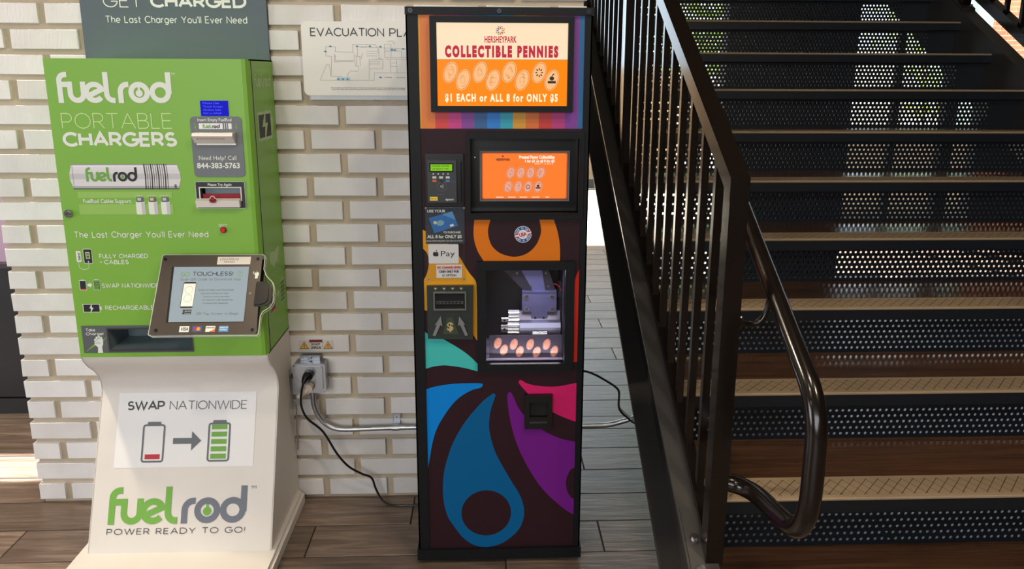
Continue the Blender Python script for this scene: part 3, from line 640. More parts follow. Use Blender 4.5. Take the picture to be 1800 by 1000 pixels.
# printed pictures: battery rod, cables, icons
gs = [mat('rod grey %d' % i, (g, g, g + 4), .45) for i, g in enumerate((190, 226, 238, 222, 200, 178, 150, 92))]
mb = MB(); v0, v1 = 1.1426, 1.2154; u0, u1 = .0346, .3362
cuts = [0, .05, .13, .4, .62, .78, .88, .95, 1]
order = [7, 5, 3, 4, 3, 1, 2, 6]
for i in range(8):
    a, b = v0 + (v1 - v0) * cuts[i], v0 + (v1 - v0) * cuts[i + 1]; k = lambda t: .008 * (1 - math.cos((t - v0) / (v1 - v0) * 2 * PI)) * -.5
    mb.poly(fr, [(u0 + k(a) + .006, a), (u1 - k(a), a), (u1 - k(b), b), (u0 + k(b) + .006, b)], h, order[i])
for i in range(11):
    x = .2434 + i * .0062; mb.stroke(fr, [(x, v1), (x + .002, .5 * (v0 + v1)), (x, v0)], .0014 + .0018 * (i % 3 == 0), h + .0003, 8)
mb.rect(fr, .0425, .0436, v0 + .004, v1 - .003, h + .0003, 6); mb.rect(fr, u1 - .012, u1 - .006, v0, v0 + .014, h + .0003, 7)
rodlogo(mb, fr, .0785, .2225, 1.1653, 1.2058, h + .0005, 9, 8, 9)
mb.build('printed_rod_picture', gs + [MK, MGR], housing)
mb = MB(); mb.rect(fr, .0498, .3145, 1.118, 1.1354, h, 0); mb.rect(fr, .0498, .3145, 1.070, 1.100, h, 0)
text(mb, fr, 'FuelRod Cables Support:', .0633, .1989, 1.1031, 1.1145, h + .0003, 1, .015)
for i, (a, lab) in enumerate(((.2101, 'USB C'), (.2455, 'LIGHTNING'), (.2809, 'MICRO USB'))):
    mb.rrect(fr, a, a + .026, 1.0695, 1.108, .004, h + .0003, 1); mb.rect(fr, a + .003, a + .023, 1.106, 1.1205, h + .0004, 2)
    mb.rect(fr, a + .0155, a + .026, 1.0695, 1.104, h + .0005, 3); mb.rect(fr, a + .006, a + .016, 1.110, 1.118, h + .0006, 4 if i == 1 else 3)
    text(mb, fr, lab, a - .001 * i, a + .022 + .001 * i, 1.1235, 1.1262, h + .0004, 1)
mb.build('printed_cable_picture', [mat('print light green', (150, 196, 92), .5), MW, MG, gs[4], mat('gold', (226, 196, 140), .4)], housing)
mb = MB()
# phone with rod icon
mb.rrect(fr, .0242, .0380, .9300, .9627, .002, h, 0); text(mb, fr, 'fuelrod', -.0, .001, .93, .931, h, 1) if 0 else None
FV = F(fr(.0355, .935, 0), (0, 0, 1), (-1, 0, 0), (0, -1, 0)); text(mb, FV, 'fuelrod', 0, .022, 0, .0075, h + .0003, 1, .02)
mb.rrect(fr, .0445, .0700, .9245, .9690, .004, h, 0); mb.rrect(fr, .0458, .0687, .9260, .9675, .003, h + .0002, 1); mb.disc(fr, .0572, .9302, .002, h + .0004, 0)
mb.rect(fr, .0515, .0630, .939, .959, h + .0004, 2); 
for i in range(4): mb.rect(fr, .0530, .0615, .9405 + i * .0045, .9435 + i * .0045, h + .0005, 1)
mb.stroke(fr, [(.0295, .930)] + [(.0295 + .0, .925)] + arc(.0435, .917, .014, .010, 180, 360, 10) + [(.0575, .9245)], .0012, h, 0)
# swap icon
mb.rect(fr, .0231, .0431, .8444, .8745, h, 0); mb.rect(fr, .0245, .0417, .8458, .8731, h + .0002, 1); mb.rect(fr, .0245, .0417, .8458, .849, h + .0004, 3); mb.rect(fr, .028, .038, .8745, .8762, h, 0)
mb.poly(fr, [(.046, .856), (.053, .856), (.053, .8515), (.060, .860), (.053, .8685), (.053, .864), (.046, .864)], h, 0)
mb.rect(fr, .0634, .0831, .8444, .8755, h, 0); mb.rect(fr, .0646, .0819, .8456, .8743, h + .0002, 1); mb.rect(fr, .068, .078, .8755, .8772, h, 0)
for i in range(5): mb.rect(fr, .0660, .0805, .8468 + i * .0055, .8510 + i * .0055, h + .0004, 4)
# battery with bolt
mb.rect(fr, .025, .0745, .7763, .8022, h, 0); mb.rect(fr, .0745, .0789, .784, .794, h, 0); mb.rect(fr, .0268, .0727, .7780, .8005, h + .0002, 1)
mb.poly(fr, [(.0515, .8045), (.0440, .7885), (.0485, .7885), (.0455, .774), (.0560, .7910), (.0510, .7910)], h + .0004, 0)
mb.build('printed_icons', [MW, MK, MLG, MRed, MGR], housing)
# door lock
mb = MB(); mb.cyl(fr(.0183, 1.0734, 0), fr(.0183, 1.0734, .006), .0115, 18); mb.cyl(fr(.0183, 1.0734, .006), fr(.0183, 1.0734, .010), .008, 14, 0); mb.box(.0175, .0191, 1.0700, 1.0768, .0095, .0105, 1, fr)
mb.build('lock', [M_chrome, M_void], housing)
# LCD
mb = MB(); mb.box(.4165, .4925, 1.3497, 1.3923, 0, .003, 0, fr)
lcd = mb.build('display', mat('blue lcd', (18, 20, 205), .5, emit=.45, spec=.1), kiosk)
mb = MB()
for i, s_ in enumerate(('Please Use', 'Touch Screen', 'Online Info', 'PAY or SWAP')): text(mb, fr, s_, .424, .424 + .0045 * len(s_), 1.3835 - i * .0095, 1.3885 - i * .0095, .0034, 0)
mb.build('lettering', mat('lcd glyphs', (96, 108, 255), .3, emit=.6), lcd)
# grey instruction panel with return chute
mb = MB(); mb.rrect(fr, .3835, .5265, 1.1779, 1.3483, .012, .002, 0, 0)
ip = mb.build('instruction_panel', mat('grey decal panel', (110, 116, 122), .5), kiosk)
mb = MB(); h2 = .0026
text(mb, fr, 'Insert Empty FuelRod', .4054, .4992, 1.3355, 1.3440, h2, 0, .01)
text(mb, fr, 'Need Help? Call', .4000, .5050, 1.2267, 1.2385, h2, 0)
text(mb, fr, '844-383-5763', .3930, .5130, 1.2035, 1.2180, h2, 0, .025)
mb.rrect(fr, .4075, .4985, 1.3140, 1.3300, .002, h2, 1); mb.rect(fr, .474, .489, 1.3140, 1.3300, h2 + .0002, 3); mb.rect(fr, .478, .480, 1.314, 1.33, h2 + .0004, 1); mb.rect(fr, .484, .486, 1.314, 1.33, h2 + .0004, 1)
rodlogo(mb, fr, .4180, .4660, 1.3160, 1.3275, h2 + .0003, 2, 4, 2)
for x in (.3975, .5120):
    mb.poly(fr, [(x - .0012, 1.331), (x - .0012, 1.320), (x - .004, 1.320), (x, 1.3125), (x + .004, 1.320), (x + .0012, 1.320), (x + .0012, 1.331)], h2, 2)
mb.build('lettering', [MW, gs[2], MGR, MG, MK], ip)
mb = MB()
mb.prism([(.000, 1.278), (.010, 1.275), (.030, 1.296), (.026, 1.3045), (.000, 1.3050)], lambda hh, v, u: fr(u, v, hh), .395, .507)
mb.box(.400, .509, 1.2695, 1.2745, .002, .010, 0, fr)
ch = mb.build('return_chute', mat('white plastic', (228, 224, 216), .4), kiosk)
mb = MB(); FC = F(fr(.405, 1.2862, .0202), (1, 0, 0), Vector((0, -.020, .021)).normalized(), Vector((0, -.021, -.020)).normalized())
mb.poly(FC, [(.001, .0015), (.007, .0015), (.004, .0065)], .0006); text(mb, FC, 'DUAL PUSH FOR OLD ROD INSERT', .010, .080, .0015, .0055, .0006, 0, .01); mb.build('lettering', MRed, ch)
# dispenser slot
mb = MB(); sF = fr
holes_panel(mb, fr, .3835, .5225, 1.0873, 1.1646, [(.3958, .5098, 1.1105, 1.1466)], 0, .0025, 0)
sl = mb.build('dispenser_slot', mat('black slot plate', (34, 38, 44), .35), kiosk)
mb = MB(); frame_ring(mb, fr, (.3928, .5128, 1.1085, 1.1496), (.3958, .5098, 1.1105, 1.1466), .0025, .0045, 0)
mb.prism([(.0025, 1.0935), (.016, 1.0925), (.020, 1.1120), (.0025, 1.1165)], lambda hh, v, u: fr(u, v, hh), .386, .509, 0)
mb.build('slot_lip', _M['white plastic'], sl)
mb = MB(); mb.box(.3958, .5098, 1.1105, 1.1466, -.04, -.035, 0, fr); mb.box(.3958, .5098, 1.1455, 1.1466, -.035, 0, 0, fr); mb.box(.3958, .3968, 1.1105, 1.1466, -.035, 0, 0, fr); mb.box(.5088, .5098, 1.1105, 1.1466, -.035, 0, 0, fr)
mb.box(.405, .5088, 1.128, 1.1455, -.03, -.012, 1, fr); mb.build('slot_interior', [mat('slot grey', (60, 70, 76), .5), mat('frosted grey', (120, 140, 146), .6, bump=.5)], sl)
mb = MB(); mb.box(.398, .508, 1.111, 1.128, -.011, -.008, 0, fr); mb.disc(fr, .436, 1.113, .010, .0225, 0, 14, h0=.0195, ry=.007); mb.build('ribbon', mat('dark red ribbon', (150, 24, 40), .6), sl)
mb = MB(); mb.ring(fr, .436, 1.119, .006, .0078, .0225, 0, h0=.021); mb.build('ribbon_ring', _M['white plastic'], sl)
mb = MB(); text(mb, fr, 'Please Try Again', .4185, .4855, 1.1525, 1.1600, .0030, 0, .01); mb.stroke(fr, rr(.3835, .5225, 1.0873, 1.1646, .004) + [rr(.3835, .5225, 1.0873, 1.1646, .004)[0]], .0012, .0030, 0); mb.build('lettering', MW, sl)
# eject button
mb = MB(); mb.cyl(fr(.4518, 1.0234, 0), fr(.4518, 1.0234, .003), .0095, 18, 1); mb.cyl(fr(.4518, 1.0234, .003), fr(.4518, 1.0234, .009), .0075, 18, 0, .0062)
mb.build('eject_button', [mat('red button', (206, 40, 46), .25), mat('dark red rim', (110, 20, 26), .4)], kiosk, smooth=True)
# pickup bin
mb = MB(); holes_panel(mb, fr, .0135, .3356, .6501, .7347, [HH[0]], 0, .002, 0); pb = mb.build('pickup_bin', mat('bin grey', (92, 96, 100), .5), kiosk)
a, b, c, d = HH[0]; mb = MB()
mb.add([fr(a, c, 0), fr(b, c, 0), fr(b - .012, c + .010, -.09), fr(a + .012, c + .010, -.09)], [(0, 1, 2, 3)]); mb.add([fr(a, d, 0), fr(b, d, 0), fr(b - .012, d, -.09), fr(a + .012, d, -.09)], [(0, 1, 2, 3)])
mb.add([fr(a, c, 0), fr(a, d, 0), fr(a + .012, d, -.09), fr(a + .012, c + .01, -.09)], [(0, 1, 2, 3)]); mb.add([fr(b, c, 0), fr(b, d, 0), fr(b - .012, d, -.09), fr(b - .012, c + .01, -.09)], [(0, 1, 2, 3)])
mb.add([fr(a + .012, c + .01, -.09), fr(b - .012, c + .01, -.09), fr(b - .012, d, -.09), fr(a + .012, d, -.09)], [(0, 1, 2, 3)])
mb.build('bin_recess', mat('bin lining', (104, 120, 124), .35), pb)
mb = MB(); frame_ring(mb, fr, (a - .005, b + .003, c - .006, d + .004), HH[0], .002, .004, 0); mb.build('bin_rim', mat('bin rim', (62, 66, 70), .4), pb)
mb = MB(); stext(mb, fr, 'Take', .0258, .0540, .7175, .7275, .0015, .0026, 0, .26); stext(mb, fr, 'Charge!', .0250, .0760, .7055, .7150, .0015, .0026, 0, .26)
# fist holding a lightning bolt
mb.poly(fr, [(.0165, .6525), (.050, .683), (.048, .675), (.090, .7035), (.060, .6745), (.064, .682)], .0026, 1)
mb.poly(fr, [(.054, .6505), (.056, .668), (.047, .677), (.048, .689), (.056, .699), (.066, .701), (.073, .692), (.072, .678), (.068, .668), (.069, .6505)], .0029, 0)
for x, y_ in ((.051, .691), (.056, .698), (.062, .700), (.068, .697)): mb.disc(fr, x, y_, .0042, .0031, 0, 10)
for p in ([(.050, .687), (.056, .692)], [(.055, .692), (.060, .697)], [(.061, .693), (.064, .698)], [(.049, .679), (.060, .684), (.064, .679)]): mb.stroke(fr, p, .0008, .0034, 2)
mb.build('lettering', [MW, MGR, MK], pb)
# right side decals
SF = F((KX + W_, 0, 0), (0, 1, 0), (0, 0, 1), (1, 0, 0)); q = .0004; mb = MB()
SDW = mat('side print pale', (176, 204, 150), .5)
rodlogo(mb, SF, -.1985, -.036, 1.428, 1.466, q, 0, 0, 0)
mb.rrect(SF, -.1915, -.0500, 1.272, 1.357, .006, q, 0); mb.rect(SF, -.0500, -.036, 1.295, 1.335, q, 0); mb.rect(SF, -.1800, -.0620, 1.281, 1.348, q + .0003, 1)
mb.poly(SF, [(-.108, 1.372), (-.150, 1.312), (-.122, 1.312), (-.134, 1.256), (-.092, 1.322), (-.118, 1.322)], q + .0006, 0)
stext(mb, SF, 'GET CHARGED', -.1985, -.0275, 1.2365, 1.249, .0022, q, 0, .22); text(mb, SF, "The Last Charger You'll Ever Need", -.19, -.03, 1.224, 1.229, q, 0)
stext(mb, SF, 'SWAP', -.1944, -.030, .938, .966, .0022, q, 0, .22)
mb.poly(SF, [(-.162, .932), (-.130, .930), (-.112, .924), (-.095, .930), (-.060, .934), (-.066, .915), (-.078, .900), (-.082, .878), (-.092, .890), (-.112, .886), (-.128, .872), (-.138, .888), (-.158, .896), (-.166, .915)], q, 0)
stext(mb, SF, 'NATIONWIDE', -.2044, -.0203, .852, .865, .0016, q, 0, .22)
mb.rect(SF, -.0774, -.0262, .7435, .8190, q, 0); mb.rect(SF, -.060, -.043, .819, .826, q, 0)
for i in range(5): mb.rect(SF, -.0725, -.0310, .7480 + i * .0138, .7590 + i * .0138, q + .0003, 3)
mb.poly(SF, [(-.123, .780), (-.104, .780), (-.104, .768), (-.082, .786), (-.104, .804), (-.104, .792), (-.123, .792)], q, 0)
mb.rect(SF, -.192, -.132, .744, .800, q, 0); mb.rect(SF, -.187, -.137, .748, .796, q + .0003, 2); mb.rect(SF, -.187, -.137, .748, .758, q + .0006, 4)
text(mb, SF, 'fuel-rod.com', -.2013, -.0331, .683, .695, q, 0)
mb.build('side_lettering', [SDW, MK, mat('dark green print', (66, 92, 44), .5), mat('mid green print', (86, 130, 56), .5), MRed], housing)

# header sign
mb = MB(); HF = F((-1.22, -.012, 0), (1, 0, 0), (0, 0, 1), (0, -1, 0))
mb.box(0, .555, 1.515 - .012, 1.90, -.008, 0, 0, HF); hs = mb.build('header_sign', M_slate, kiosk)
mb = MB(); stext(mb, HF, 'GET', .0697, .1850, 1.6600, 1.6980, .0032, .0006, 0, .22); stext(mb, HF, 'CHARGED', .2100, .4969, 1.6600, 1.6980, .0078, .0006, 0, .24)
stext(mb, HF, "The Last Charger You'll Ever Need", .0715, .4954, 1.6150, 1.6360, .0024, .0006, 0, .26)
mb.build('lettering', MW, hs)

# pedestal
prof = [(-.247, .636), (-.243, .620), (-.222, .594), (-.192, .568), (-.170, .540), (-.159, .512), (-.160, .490), (-.167, .470), (-.345, .040)]
mb = MB(); n = len(prof); px0, px1 = KX + .001, KX + W_ - .002
V = [(x, y_, z) for x in (px0, px1) for y_, z in prof]; mb.add(V, [(i, i + 1, n + i + 1, n + i) for i in range(n - 1)])
for x in (px0 + .0005, px1 - .0005): mb.prism(prof + [(-.004, .040), (-.004, .636)], lambda y_, z, xx: (xx, y_, z), x - .002, x + .002)
mb.add([(px0, -.004, .04), (px1, -.004, .04), (px1, -.004, .636), (px0, -.004, .636)], [(0, 1, 2, 3)])
ped = mb.build('pedestal', M_white, kiosk, smooth=True)
dv = Vector((0, -.345 + .167, .040 - .470)).normalized(); PF = F((KX, -.165, .4755), (1, 0, 0), -dv, Vector((0, dv.z, -dv.y)).normalized())
if PF.n.y > 0: PF.n = -PF.n
mb = MB(); mb.rect(PF, .0565, .4835, -.2215, .0055, .0006, 0); stk = mb.build('swap_sticker', mat('clear white sticker', (234, 235, 237), .45), ped)
mb = MB(); q = .0012
stext(mb, PF, 'SWAP', .0840, .2000, -.0480, -.0200, .0048, q, 0, .2); stext(mb, PF, 'NATIONWIDE', .2149, .4557, -.0475, -.0205, .0022, q, 0, .2)
def batt(u0, u1, v0, v1): 
    mb.stroke(PF, rr(u0 + .003, u1 - .003, v0 + .003, v1 - .008, .007) + [rr(u0 + .003, u1 - .003, v0 + .003, v1 - .008, .007)[0]], .0055, q, 1)
    mb.rrect(PF, (u0 + u1) / 2 - .021, (u0 + u1) / 2 + .021, v1 - .010, v1 + .002, .003, q, 1)
batt(.137, .207, -.207, -.086); mb.rect(PF, .149, .195, -.197, -.182, q, 3)
batt(.339, .409, -.207, -.083)
for i in range(5): mb.rect(PF, .350, .398, -.198 + i * .0222, -.183 + i * .0222, q, 2)
mb.poly(PF, [(.2324, -.152), (.2895, -.152), (.2895, -.1726), (.3196, -.143), (.2895, -.1136), (.2895, -.134), (.2324, -.134)], q, 1)
mb.build('lettering', [mat('print charcoal', (52, 56, 62), .5), MG, MGR, MRed], stk)
mb = MB(); rodlogo(mb, PF, .0504, .471, -.3883, -.279, .0008, 1, 2, 1); text(mb, PF, 'TM', .4802, .4973, -.2884, -.2802, .0008, 2)
stext(mb, PF, 'POWER READY TO GO!', .0513, .4689, -.4179, -.4000, .0022, .0008, 0, .32)
mb.build('logo_lettering', [_M['print charcoal'], MGR, mat('print slate', (104, 112, 126), .5)], ped)
# base plate
mb = MB(); bx0, bx1 = KX - .035, KX + W_ + .022
mb.prism([(bx0, -.62), (bx1, -.62), (bx1, -.02), (bx1 - .008, -.008), (bx0, -.008)], lambda x, y_, z: (x, y_, z), 0, .030); mb.prism([(bx0 + .008, -.612), (bx1 - .010, -.612), (bx1 - .010, -.022), (bx1 - .016, -.012), (bx0 + .008, -.012)], lambda x, y_, z: (x, y_, z), .030, .040)
mb.build('base_plate', M_white, kiosk)
# tablet on tilted mount
tv = Vector((0, -.14, -.20)).normalized(); TF = F((-.933, -.27, .955), (1, 0, 0), tv, Vector((0, tv.z, -tv.y)))
if TF.n.y > 0: TF.n = -TF.n
def tp(u, s_): return (u, s_)
mb = MB(); bul = [(0, .004), (.004, 0), (.286, .001), (.292, .005), (.2935, .045), (.302, .065), (.322, .085), (.329, .105), (.330, .145), (.322, .160), (.304, .172), (.299, .185), (.300, .235), (.296, .240), (.006, .240), (-.001, .236)]
mb.prism(bul, lambda a, b, c: TF(a, b, c), -.016, -.002); tb = mb.build('tablet_mount', M_acryl, kiosk)
mb = MB(); bl2 = bul + [bul[0]]; mb.stroke(TF, bl2, .0022, -.0016); mb.stroke(TF, bl2, .0016, -.0160); mb.build('acrylic_edge', mat('acrylic edge', (196, 198, 186), .25), tb)
mb = MB(); mb.prism([(.002, .006), (.006, .0015), (.281, .002), (.2855, .007), (.2870, .084), (.2780, .0845), (.2785, .156), (.2905, .157), (.2945, .232), (.290, .237), (.008, .237), (.001, .233)], lambda a, b, c: TF(a, b, c), -.002, .001)
mb.build('face_plate', mat('brown brushed plate', (96, 88, 82), .3, metal=.5), tb)
mb = MB(); mb.box(.06, .24, .06, .20, -.10, -.016, 0, TF); mb.box(.0, .29, .01, .23, -.022, -.016, 0, TF); mb.build('mount_arm', M_blk, tb)
mb = MB(); mb.prism([(.0335, .0375), (.2520, .0375), (.2570, .2025), (.0430, .2025)], lambda a, b, c: TF(a, b, c), .001, .0016); mb.build('screen_bezel', M_void, tb)
mb = MB(); mb.prism([(.0395, .0385), (.2518, .0385), (.2560, .2015), (.0490, .2015)], lambda a, b, c: TF(a, b, c), .0016, .0020)
scr = mb.build('screen', mat('tablet screen', (176, 190, 196), .2, emit=.35), tb)
TT = F(TF.o, TF.u, -TF.v, TF.n)     # v upwards for writing: v = -s
mb = MB(); q = .0024
stext(mb, TT, 'GO', .0616, .0864, -.0675, -.0545, .0016, q, 1, .2); stext(mb, TT, 'TOUCHLESS!', .0945, .2090, -.0660, -.0535, .0018, q, 0, .2)
mb.ring(TT, .2285, -.0603, .0072, .0084, q, 1); mb.stroke(TT, [(.2285, -.0655), (.2285, -.0560)], .0012, q, 1); mb.stroke(TT, [(.2255, -.0585), (.2285, -.0555), (.2315, -.0585)], .0012, q, 1)
stext(mb, TT, 'Scan QR Code to Download App', .063, .2329, -.0800, -.0725, .0009, q, 2, .25)
mb.rrect(TT, .0740, .1100, -.1610, -.0846, .005, q, 0); mb.rect(TT, .0756, .1090, -.1565, -.0890, q + .0002, 3); mb.ring(TT, .092, -.108, .0105, .0112, q + .0004, 4); mb.ring(TT, .0925, -.133, .0105, .0112, q + .0004, 4)
for i, (s_, a, b) in enumerate((("Instant Credits with Download", .1195, .2165), ("use them anyway you want:", .1265, .2049), ("- Toward a new kit purchase", .1306, .2075), ("- To swap for a fully charged rod", .1308, .2177), ("- To receive a free replacement", .1324, .2065))):
    text(mb, TT, s_, a, b, -.1102 - i * .0098, -.1064 - i * .0098, q, 0)
stext(mb, TT, 'OR Tap Screen to Begin', .1219, .2390, -.1815, -.1745, .0009, q, 2, .25)
mb.rect(TT, .0839, .1078, -.1722, -.1661, q, 0); mb.rect(TT, .0839, .1078, -.1795, -.1734, q, 0)
text(mb, TT, 'App Store', .090, .106, -.171, -.1685, q + .0002, 3); text(mb, TT, 'Google Play', .090, .106, -.1783, -.1758, q + .0002, 3)
mb.build('lettering', [MK, MGR, mat('print mid grey', (96, 104, 110), .5), MW, mat('print faint', (150, 160, 150), .5)], scr)
mb = MB(); q = .0014
for i, (a, s_) in enumerate(((.0825, 'VISA'), (.1180, ''), (.1540, 'DISCOVER'), (.1903, 'AMERICAN'))):
    mb.rect(TT, a, a + .0262, -.2300, -.2132, q, 0 if i in (0, 2) else (1 if i == 1 else 2))
text(mb, TT, 'VISA', .0850, .1065, -.2260, -.2170, q + .0003, 3, .02, .2)
mb.disc(TT, .1275, -.2216, .0055, q + .0003, 4); mb.disc(TT, .1345, -.2216, .0055, q + .0005, 5)
text(mb, TT, 'DISCOVER', .1555, .1790, -.2200, -.2165, q + .0003, 3, .02); mb.poly(TT, [(.1640, -.2300), (.1802, -.2300), (.1802, -.2210)], q + .0003, 6)
text(mb, TT, 'AMERICAN', .1920, .2145, -.2195, -.2160, q + .0003, 0, .02); text(mb, TT, 'EXPRESS', .1935, .2130, -.2260, -.2225, q + .0003, 0, .02)
mb.build('card_stickers', [MW, mat('mc blue', (60, 90, 150), .5), mat('amex blue', (84, 150, 205), .5), MK, MRed, mat('mc orange', (236, 150, 50), .5), mat('disc orange', (232, 110, 50), .5)], tb)
mb = MB(); mb.rect(TT, .1590, .2535, -.0313, -.0078, q, 0); stext(mb, TT, 'LOCATION ID', .1665, .2195, -.0188, -.0122, .0009, q + .0003, 1, .22); text(mb, TT, 'HPPA04', .1787, .2087, -.0267, -.0207, q + .0003, 1)
mb.build('location_sticker', [mat('cream sticker', (236, 226, 214), .5), MG], tb)
mb = MB(); mb.poly(TT, [(.2715, -.0745), (.2720, -.0655), (.2690, -.0620), (.2700, -.0570), (.2740, -.0545), (.2790, -.0550), (.2820, -.0590), (.2815, -.0650), (.2795, -.0680), (.2795, -.0745)], q, 0); mb.poly(TT, [(.2645, -.0600), (.2670, -.0600), (.2670, -.0530), (.2655, -.0530)], q, 0); mb.poly(TT, [(.2715, -.0600), (.2745, -.0500), (.2765, -.0560)], q + .0002, 1); mb.build('hand_sticker', [MW, MGR], tb)
mb = MB(); mb.prism([(.2790, .0850), (.300, .0850), (.316, .092), (.3235, .106), (.3245, .142), (.316, .155), (.300, .158), (.2792, .1560)], lambda a, b, c: TF(a, b, c), -.004, .004); mb.prism([(.2790, .0900), (.298, .0900), (.311, .097), (.3165, .110), (.3165, .140), (.309, .150), (.296, .153), (.2792, .1530)], lambda a, b, c: TF(a, b, c), .004, .007); mb.build('card_reader', M_blk2, tb)
for i, (a, b) in enumerate(((.0109, .0147), (.2740, .0148), (.2821, .2250), (.0185, .2244))): screw(tb, 'screw', TF, a, b, .0045, .001, M_blk2)
screw(tb, 'screw', TF, .2645, .1193, .0035, .001, M_chrome)
# (writing plane frames are right-handed only for the camera side)

# ================================================================== PENNY PRESS MACHINE
PX, PY = -.2131, -.359
pm_ = thing('penny_press_machine', 'tall black penny souvenir machine with coloured drops and stripes', 'vending machine', (0, 0, 0))
PFr = F((PX, PY, 0), (1, 0, 0), (0, 0, 1), (0, -1, 0)); fr = PFr
U0, U1, Z0, Z1, DP = .0085, .4915, .02, 1.632, .30
def deepf(hh):      # pieces set back behind the front plane, spread so that they sit where they are seen through the opening
    k = (2.0016 + hh) / 2.0016
    return F(PFr(.2131 * (1 - k), 1.4695 * (1 - k), 0), PFr.u * k, PFr.v * k, PFr.n)
WIN = (.2115, .4360, .6500, .9300); DSP = (.1705, .4670, 1.0925, 1.2965)
mb = MB(); holes_panel(mb, fr, U0, U1, Z0, Z1, [WIN, DSP], -.018, 0)
mb.box(U0, U0 + .012, Z0, Z1, -DP, -.018, 0, fr); mb.box(U1 - .012, U1, Z0, Z1, -DP, -.018, 0, fr); mb.box(U0, U1, Z0, Z0 + .012, -DP, -.018, 0, fr); mb.box(U0, U1, Z1 - .012, Z1, -DP, -.018, 0, fr); mb.box(U0, U1, Z0, Z1, -DP, -DP + .012, 0, fr)
body = mb.build('cabinet', mat('aubergine panel', (40, 13, 23), .55, spec=.3, bump=.1, bscale=500), pm_)
mb = MB()
for a, b in ((U0 - .004, .0365), (.4755, U1 + .004)): mb.box(a, b, Z0, Z1, 0, .0035, 0, fr)
mb.box(U0 - .004, U0, Z0, Z1, -.04, .0035, 0, fr); mb.box(U1, U1 + .004, Z0, Z1, -.04, .0035, 0, fr)
mb.build('corner_trim', M_blk, pm_)
mb = MB(); mb.box(.0035, .4985, 1.619, 1.6385, -.05, .009, 0, fr); bar = mb.build('top_bar', M_blk, pm_)
for u in (.018, .249, .484): screw(bar, 'screw', fr, u, 1.6285, .0062, .009, M_blk2)
mb = MB(); mb.box(-.0005, .4998, .0135, .0480, -.05, .010, 0, fr); bar = mb.build('bottom_bar', M_blk, pm_)
for u in (.010, .156, .330, .483): screw(bar, 'screw', fr, u, .032, .0045, .010, M_blk2)
for u in (.048, .452):
    for hh in (-.03, -.27):
        mb = MB(); p0 = fr(u, 0, hh); mb.cyl(p0, p0 + Vector((0, 0, .006)), .016, 18); mb.cyl(p0 + Vector((0, 0, .006)), p0 + Vector((0, 0, .02)), .006, 10); mb.build('levelling_foot', M_chrome, pm_)
